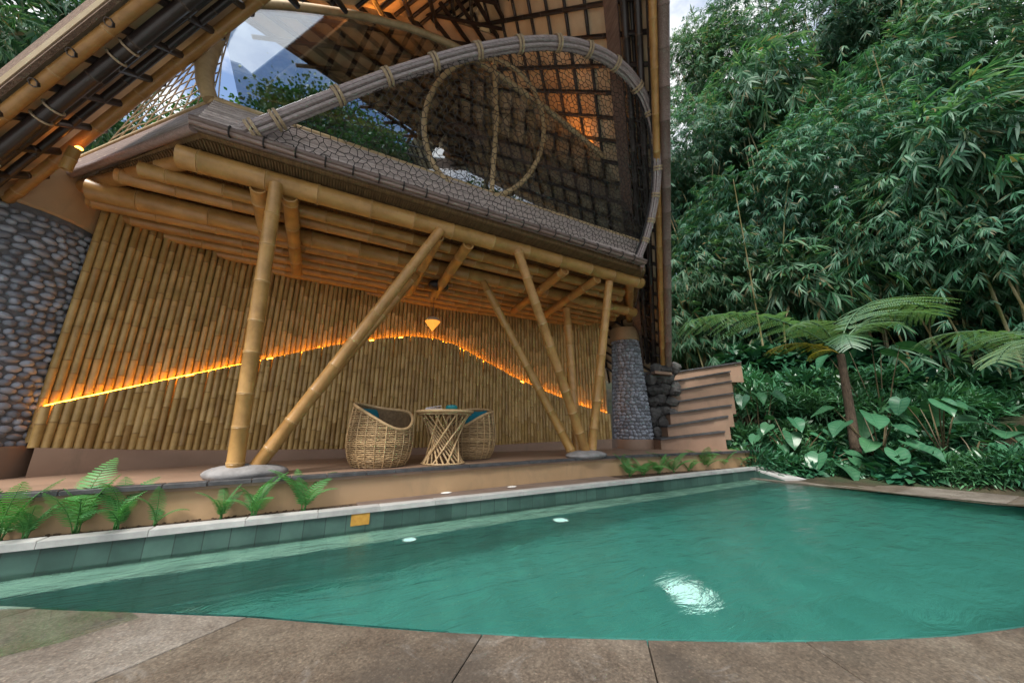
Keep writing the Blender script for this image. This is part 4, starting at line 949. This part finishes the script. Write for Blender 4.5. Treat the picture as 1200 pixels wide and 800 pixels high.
spots += [(812, 62, 15, 3, .8, 'thin bamboo top against the pale sky right of the roof edge'), (872, 20, 13.5, 0, 1.0, 'bamboo top closing the sky gap at the upper picture edge'), (830, 90, 15, 1, 1.1, 'far bamboo clump with its thin top against the pale sky by the roof'), (800, 250, 16, 2, 1.25, 'far bamboo clump right of the roof edge, halfway up'), (850, 200, 16, 0, 1.3, 'far bamboo clump behind the stairs, high'), (905, 180, 15.5, 1, 1.35, 'far bamboo clump filling the slope behind the sky gap'), (990, 100, 14.5, 2, 1.4, 'far bamboo clump in the top middle of the grove'), (930, 290, 15, 3, 1.3, 'far bamboo clump low on the slope'), (1010, 230, 13.5, 0, 1.35, 'far bamboo clump in the heart of the grove'), (1100, 190, 12, 1, 1.35, 'far bamboo clump behind the near hanging leaves'), (1110, 330, 12, 3, 1.3, 'far bamboo clump in deep shade above the fern'), (1190, 30, 10.5, 2, 1.3, 'far bamboo clump in the top right corner'), (790, 380, 15, 1, 1.2, 'far bamboo clump low between roof edge and stairs'), (850, 370, 14, 3, 1.2, 'bamboo clump showing right over the top stair'), (1005, 340, 12, 1, 1.15, 'bamboo clump between the fern frond and the dark slope')]
for i, (u, v, F, k, s, lab) in enumerate(spots): clump(u, v, F, k, s, i*1.3, lab)
clump(15, 35, 5.2, 2, .8, 2.0, 'bamboo clump showing past the left roof edge', 'bamboo left of the house'); clump(-10, 70, 4.6, 0, .55, 4.0, 'lighter bamboo tuft below it at the left picture edge', 'bamboo left of the house')
def tree_crown(seed, rad, nclus=190, per=130, leaf=.2):
    g = np.random.default_rng(seed); cc_ = ball(nclus, rad, .35); cc_[:, 2] *= .85; P = np.repeat(cc_, per, 0)+g.normal(size=(nclus*per, 3))*rad*.13
    D = nrm(nrm(P)*.6+g.normal(size=P.shape)*.7+np.array([0, 0, -.2])); N = nrm(g.normal(size=P.shape)*.6+np.array([0, 0, 1])); L = leaf*g.uniform(.6, 1.2, len(P))
    return leaf_mesh('crown', [leaf_arrays(P, D, N, L, L*.36, OVAL, .15)]), cc_
tp2 = []
for sd_ in (3, 4):
    me, cc_ = tree_crown(sd_, 3.6); mb = MB(); mb.tube([(0, 0, -5), (.1, .1, 5), (.05, .2, 11), (0, 0, 14)], [.32, .24, .17, .05], 8)
    for c in cc_[:16]: mb.tube([(0, .1, 10+random.uniform(-2, 2)), (c[0]*.5, c[1]*.5, 11.4+c[2]*.5), (c[0], c[1], 12+c[2])], [.09, .06, .02], 5)
    tp2.append((me, mb.mesh('trunk')))
def tree(x, y, ztop, k, s, rz, label, group):
    T = empty('broadleaf_tree', (x, y, ztop-15.2*s), label, 'tree', group); T.rotation_euler = (0, 0, rz); T.scale = (s, s, s); me, tr_ = tp2[k]
    if not me.materials: me.materials.append(M['leaf_tree']); tr_.materials.append(M['bark'])
    o = bpy.data.objects.new('crown', me); C.objects.link(o); o.parent = T; o.location = (0, 0, 12); o = bpy.data.objects.new('trunk', tr_); C.objects.link(o); o.parent = T
for i, (u, v, F, s, lab) in enumerate([(285, 150, 14, .75, 'dark tree seen through the glass at its left edge'), (335, 165, 15, .9, 'broad tree in the middle of the glass, behind the loft'), (385, 132, 17, .95, 'tallest tree seen through the glass'), (455, 182, 15, .9, 'tree behind the slanting rail'), (505, 212, 17, .95, 'tree low in the glass near the round frame'), (190, 160, 12, .8, 'tree behind the rope screen')]):
    p = atF(u, v, F); tree(p[0], p[1], p[2], i % 2, s, i*1.9, lab, 'trees behind the house')
for i, (x, y, z, s) in enumerate([(14, -11, 13, 1.0), (6, -13, 14, 1.0), (-4, -14, 11, .9), (21, -9, 13, 1), (8, -10, 14.5, 1)]): 
    tree(x, y, z, i % 2, s, i*2.2, ['tree across the pool behind the viewer, right', 'tree opposite the house across the deck', 'lower tree opposite the house, left', 'tree beyond the right slope', 'taller tree opposite the round window'][i], 'trees across from the house')

# ------------------------------------------------------------ tree ferns
def treefern_frond(base, az, L, lean, droop, npin=20):
    n = 18; pts = []; p = np.array(base, float); el = lean
    for i in range(n): pts.append(p.copy()); p = p+np.array([math.cos(az)*math.cos(el), math.sin(az)*math.cos(el), math.sin(el)])*L/(n-1); el -= droop/(n-1)
    pts = np.array(pts); parts = []; mb = MB(); mb.tube(pts, np.linspace(.018, .004, n), 5)
    t = np.linspace(.2, .99, npin); ix = t*(n-1); c = np.stack([np.interp(ix, np.arange(n), pts[:, k]) for k in range(3)], 1); tg = np.gradient(pts, axis=0); tg = nrm(np.stack([np.interp(ix, np.arange(n), tg[:, k]) for k in range(3)], 1))
    sd_ = nrm(np.cross(tg, zz)); nn = np.cross(sd_, tg); prof = np.sin(np.pi*np.clip(t*.9+.02, 0, 1))**.65
    Ps, Ds, Ns, Ls = [], [], [], []
    for s in (1, -1):
        for i in range(npin):
            d = nrm(sd_[i]*s*.9+tg[i]*.42-nn[i]*random.uniform(.02, .3)); l = L*.28*prof[i]*random.uniform(.9, 1.08); m_ = 22
            q = np.linspace(.06, .98, m_); cp_ = c[i]+d*(l*q)[:, None]-zz*(l*.22*q**2)[:, None]; b_ = nrm(np.cross(d, nn[i])); w = l*.115*(1-q*.8)+.010
            for s2 in (1, -1): Ps.append(cp_); Ds.append(np.tile(b_*s2+d*.45, (m_, 1))); Ns.append(np.tile(nn[i], (m_, 1))); Ls.append(w)
    P, D, N, Lw = map(np.concatenate, (Ps, Ds, Ns, Ls)); parts.append(leaf_arrays(P, D, N, Lw, np.full(len(P), L*.0040), [(.1, .9), (.7, .7)], .1)); return parts, mb
def az_to(p, u, v, F): q = atF(u, v, F); return math.atan2(q[1]-p[1], q[0]-p[0]), np.linalg.norm(q-p)
tf0 = atF(1000, 515, 7.8); tf1 = atF(985, 415, 7.8); crown = tf1
tf = empty('tree_fern', tf0, 'large tree fern with leaning trunk and pale fronds over the pool bank', 'tree fern')
mb = MB(); mb.tube([tf0+[0, 0, -.3], tf0*.6+tf1*.4+[.05, 0, 0], tf1], [.10, .085, .07], 10); build('trunk', mb, 'bark', tf)
for (u, v, F, lean, droop, mm) in [(800, 408, 8.0, .82, 1.25, 'leaf_treefern'), (900, 405, 8.0, .62, 1.15, 'leaf_yellow'), (1120, 385, 7.2, 1.2, 1.72, 'leaf_treefern'), (930, 372, 7.2, 1.2, 1.8, 'leaf_treefern'), (1105, 372, 8.2, 1.25, 1.8, 'leaf_treefern'), (1060, 370, 6.8, 1.25, 1.8, 'leaf_treefern'), (1008, 450, 6.9, 1.0, 2.2, 'leaf_treefern'), (955, 440, 8.3, .9, 2.0, 'leaf_yellow')]:
    az, d = az_to(crown, u, v, F); parts, mb = treefern_frond(crown, az, d*1.06, lean, droop); build('frond', leaf_mesh('frond', parts, mb), mm, tf)
c2 = atF(1260, 420, 6.2); tf2 = empty('tree_fern', c2+[0, 0, -1.2], 'tree fern reaching in from the right picture edge', 'tree fern')
mb = MB(); mb.tube([c2+[0, 0, -1.8], c2], [.09, .07], 8); build('trunk', mb, 'bark', tf2)
for (u, v, F, lean, droop) in [(1105, 350, 6.8, .92, 1.4), (1160, 340, 7.4, 1.0, 1.5), (1160, 400, 6.0, .7, 1.6)]:
    az, d = az_to(c2, u, v, F); parts, mb = treefern_frond(c2, az, d*1.1, lean, droop); build('frond', leaf_mesh('frond', parts, mb), 'leaf_treefern', tf2)

# ------------------------------------------------------------ understory
def bigleaf(base, tip, size, nrm_, mname, T, name='leaf_blade', wid=.42):
    d = nrm(tip-base); sd_ = nrm(np.cross(d, nrm_)); n_ = np.cross(sd_, d); mb = MB()
    cols = [-1, -.62, -.28, -.035, 0, .035, .28, .62, 1]; nt_ = 13; ph = random.uniform(0, 6); fold = random.uniform(.12, .38); dr = random.uniform(.1, .4); tw = random.uniform(-.25, .25)
    vs = []; av = []
    for i in range(nt_):
        t = i/(nt_-1); w = size*wid*np.interp(t, [0, .06, .2, .38, .62, .85, 1], [.5, .8, 1, .98, .7, .28, .02])
        for v in cols:
            p = base+d*(size*t-.16*size*abs(v)*(1-t)**3)+sd_*w*v*math.cos(fold)+n_*(w*abs(v)*math.sin(fold)-size*dr*t*t+.03*size*math.sin(9*t+ph)*abs(v)+tw*w*v*t)
            vs.append(p); av.append(1.0 if v == 0 else (.5 if (i % 2 == 0 and .2 < abs(v) < .9) else 0))
    k = len(cols); fs = [(i*k+j, (i+1)*k+j, (i+1)*k+j+1, i*k+j+1) for i in range(nt_-1) for j in range(k-1)]
    mb.add(vs, fs, av); return build(name, mb, mname, T)
def elephant(u, v, F, n, size, label, spread=.5):
    c = atF(u, v, F); z0 = max(hill(c[0], c[1]), -1.1); base = np.array([c[0], c[1], min(z0, c[2]-.3)])
    T = empty('elephant_ear', base, label, 'plant', 'elephant ear plants')
    for i in range(n):
        a = 2*math.pi*i/n+random.uniform(-.5, .5); r = spread*random.uniform(.4, 1); top_ = c+np.array([r*math.cos(a), r*math.sin(a), random.uniform(-.25, .2)])
        mb = MB(); mid = base*.4+top_*.6+np.array([0, 0, .08]); mb.tube([base, mid, top_], [.016, .012, .008], 5); build('stalk', mb, 'stalk', T)
        s = size*random.uniform(.7, 1.1); out = np.array([math.cos(a)*.8-.2, math.sin(a)*.8-.25, random.uniform(-1.1, .05)]); n_ = nrm(np.array([math.cos(a)*.5-.2+random.uniform(-.4, .4), math.sin(a)*.5-.4+random.uniform(-.3, .3), .8]))
        bigleaf(top_, top_+out, s, n_, 'leaf_big', T)
for u, v, F, n, s, lab, sp_ in [(925, 500, 8.2, 9, .40, 'round leaved elephant ear left of the tree fern trunk', .6), (1020, 488, 7.5, 7, .58, 'elephant ear with broad leaves right of the tree fern trunk', .6), (1090, 478, 7.1, 6, .52, 'elephant ear with two flat leaves held above the others', .6), (1140, 525, 6.6, 7, .42, 'low elephant ear at the bank under the right fern', .5), (905, 520, 8.5, 8, .36, 'small elephant ear beside the stair end', .5), (970, 530, 7.7, 8, .40, 'elephant ear at the foot of the tree fern', .5), (1190, 500, 6.6, 7, .46, 'elephant ear cut by the right picture edge', .5), (1010, 405, 8.6, 5, .68, 'tall elephant ear behind the fern fronds', .7), (880, 465, 9.2, 8, .42, 'shaded elephant ear above the stair end', .6), (1045, 525, 7.2, 8, .42, 'elephant ear low between the trunk and the two flat leaves', .5), (968, 540, 7.8, 3, .34, 'pale upright leaves standing alone at the pool border', .2)]: elephant(u, v, F, n, s, lab, sp_)
def shrub_mesh(seed, n, rad, L, wid):
    g = np.random.default_rng(seed); c = ball(n, rad, .2); c[:, 2] = np.abs(c[:, 2])*.9
    D = nrm(nrm(c)*.7+g.normal(size=c.shape)*.45+np.array([-.15, -.2, .05])); N = nrm(g.normal(size=c.shape)*.4+np.array([0, -.2, 1])); Ls = L*g.uniform(.6, 1.2, n)
    return leaf_mesh('leaves', [leaf_arrays(c, D, N, Ls, Ls*wid, OVAL, .3)])
SH = [shrub_mesh(1, 900, .6, .24, .13), shrub_mesh(2, 420, .55, .26, .30), shrub_mesh(3, 1200, .7, .30, .07), shrub_mesh(4, 260, .38, .22, .32)]
shm = ['leaf_dark', 'leaf_big', 'leaf_dark', 'leaf_pale']
for me, m_ in zip(SH, shm): me.materials.append(M[m_])
stem = MB()
for i in range(7): a = i*.9; stem.tube([(0, 0, -.4), (.2*math.cos(a), .2*math.sin(a), .2), (.4*math.cos(a), .4*math.sin(a), .42)], [.015, .01, .004], 5)
stem = stem.mesh('stem'); stem.materials.append(M['stalk'])
def shrub(u, v, F, k, s, lab, grp):
    p = atF(u, v, F); T = empty('understory_shrub', p, lab, 'shrub', grp); T.rotation_euler = (0, 0, random.random()*6); T.scale = (s, s, s)
    o = bpy.data.objects.new('leaves', SH[k]); C.objects.link(o); o.parent = T; o = bpy.data.objects.new('stem', stem); C.objects.link(o); o.parent = T
def onhill(u, v):
    d = ray(u, v); lo = 3.0
    for F in np.arange(3, 30, .05):
        p = d*(F/np.dot(fh, d))
        if p[2] <= hill(p[0], p[1]) and p[0] > 8.4: return F
    return None
gl_ = {0: 'fine dark leaved shrubs of the understory', 1: 'broad leaved shrubs of the understory', 2: 'grassy leaved shrubs of the understory', 3: 'pale veined plants along the bank'}
desc = {0: 'dark small leaved shrub in the shade of the bank', 1: 'glossy broad leaved shrub in the shade of the bank', 2: 'narrow leaved tuft in the shade of the bank', 3: 'pale veined leafy plant at the pool border'}
und = []
for u in range(872, 1240, 26):
    for v0, k in ((545, 3), (530, 1), (508, 0), (480, 2), (455, 0), (425, 1)):
        v = v0+(u-872)*.055*(1 if v0 > 500 else .5)+random.uniform(-6, 6); uu = u+random.uniform(-10, 10); kk = k if random.random() < .7 else random.choice([0, 1, 2])
        if v0 == 545 and u > 1080: kk = 2
        F = {545: 8.0-.0068*(u-872), 530: 8.4-.0065*(u-872), 508: 8.9-.0062*(u-872), 480: 9.6-.006*(u-872), 455: 10.4-.006*(u-872), 425: 11.5-.006*(u-872)}[v0]
        und.append((uu, v+8, F+.35, kk, {545: .8, 530: .75, 508: .9, 480: 1.1, 455: 1.3, 425: 1.5}[v0]*random.uniform(.8, 1.15)))
for a in und: shrub(*a, desc[a[3]], gl_[a[3]])
# fine ground ferns on the bank at right
for k, (u, v, F) in enumerate([(1100, 548, 6.6), (1150, 550, 6.3), (1195, 552, 6.1), (1060, 548, 6.9), (1170, 530, 6.6)]):
    p = atF(u, v, F); T = empty('bank_fern', (p[0], p[1], p[2]-.25), ['feathery fern right of the veined plants', 'feathery fern low on the right border', 'feathery fern cut by the right edge', 'feathery fern beside the pale veined leaves', 'feathery fern under the right tree fern'][k], 'fern', 'ferns on the right bank')
    for i in range(7):
        parts, mb = frond((p[0], p[1], p[2]-.25), 2*math.pi*i/7+random.random(), .5, 1.25, .09, 22, 1.3); build('frond', leaf_mesh('frond', parts, mb), 'leaf_dark', T)
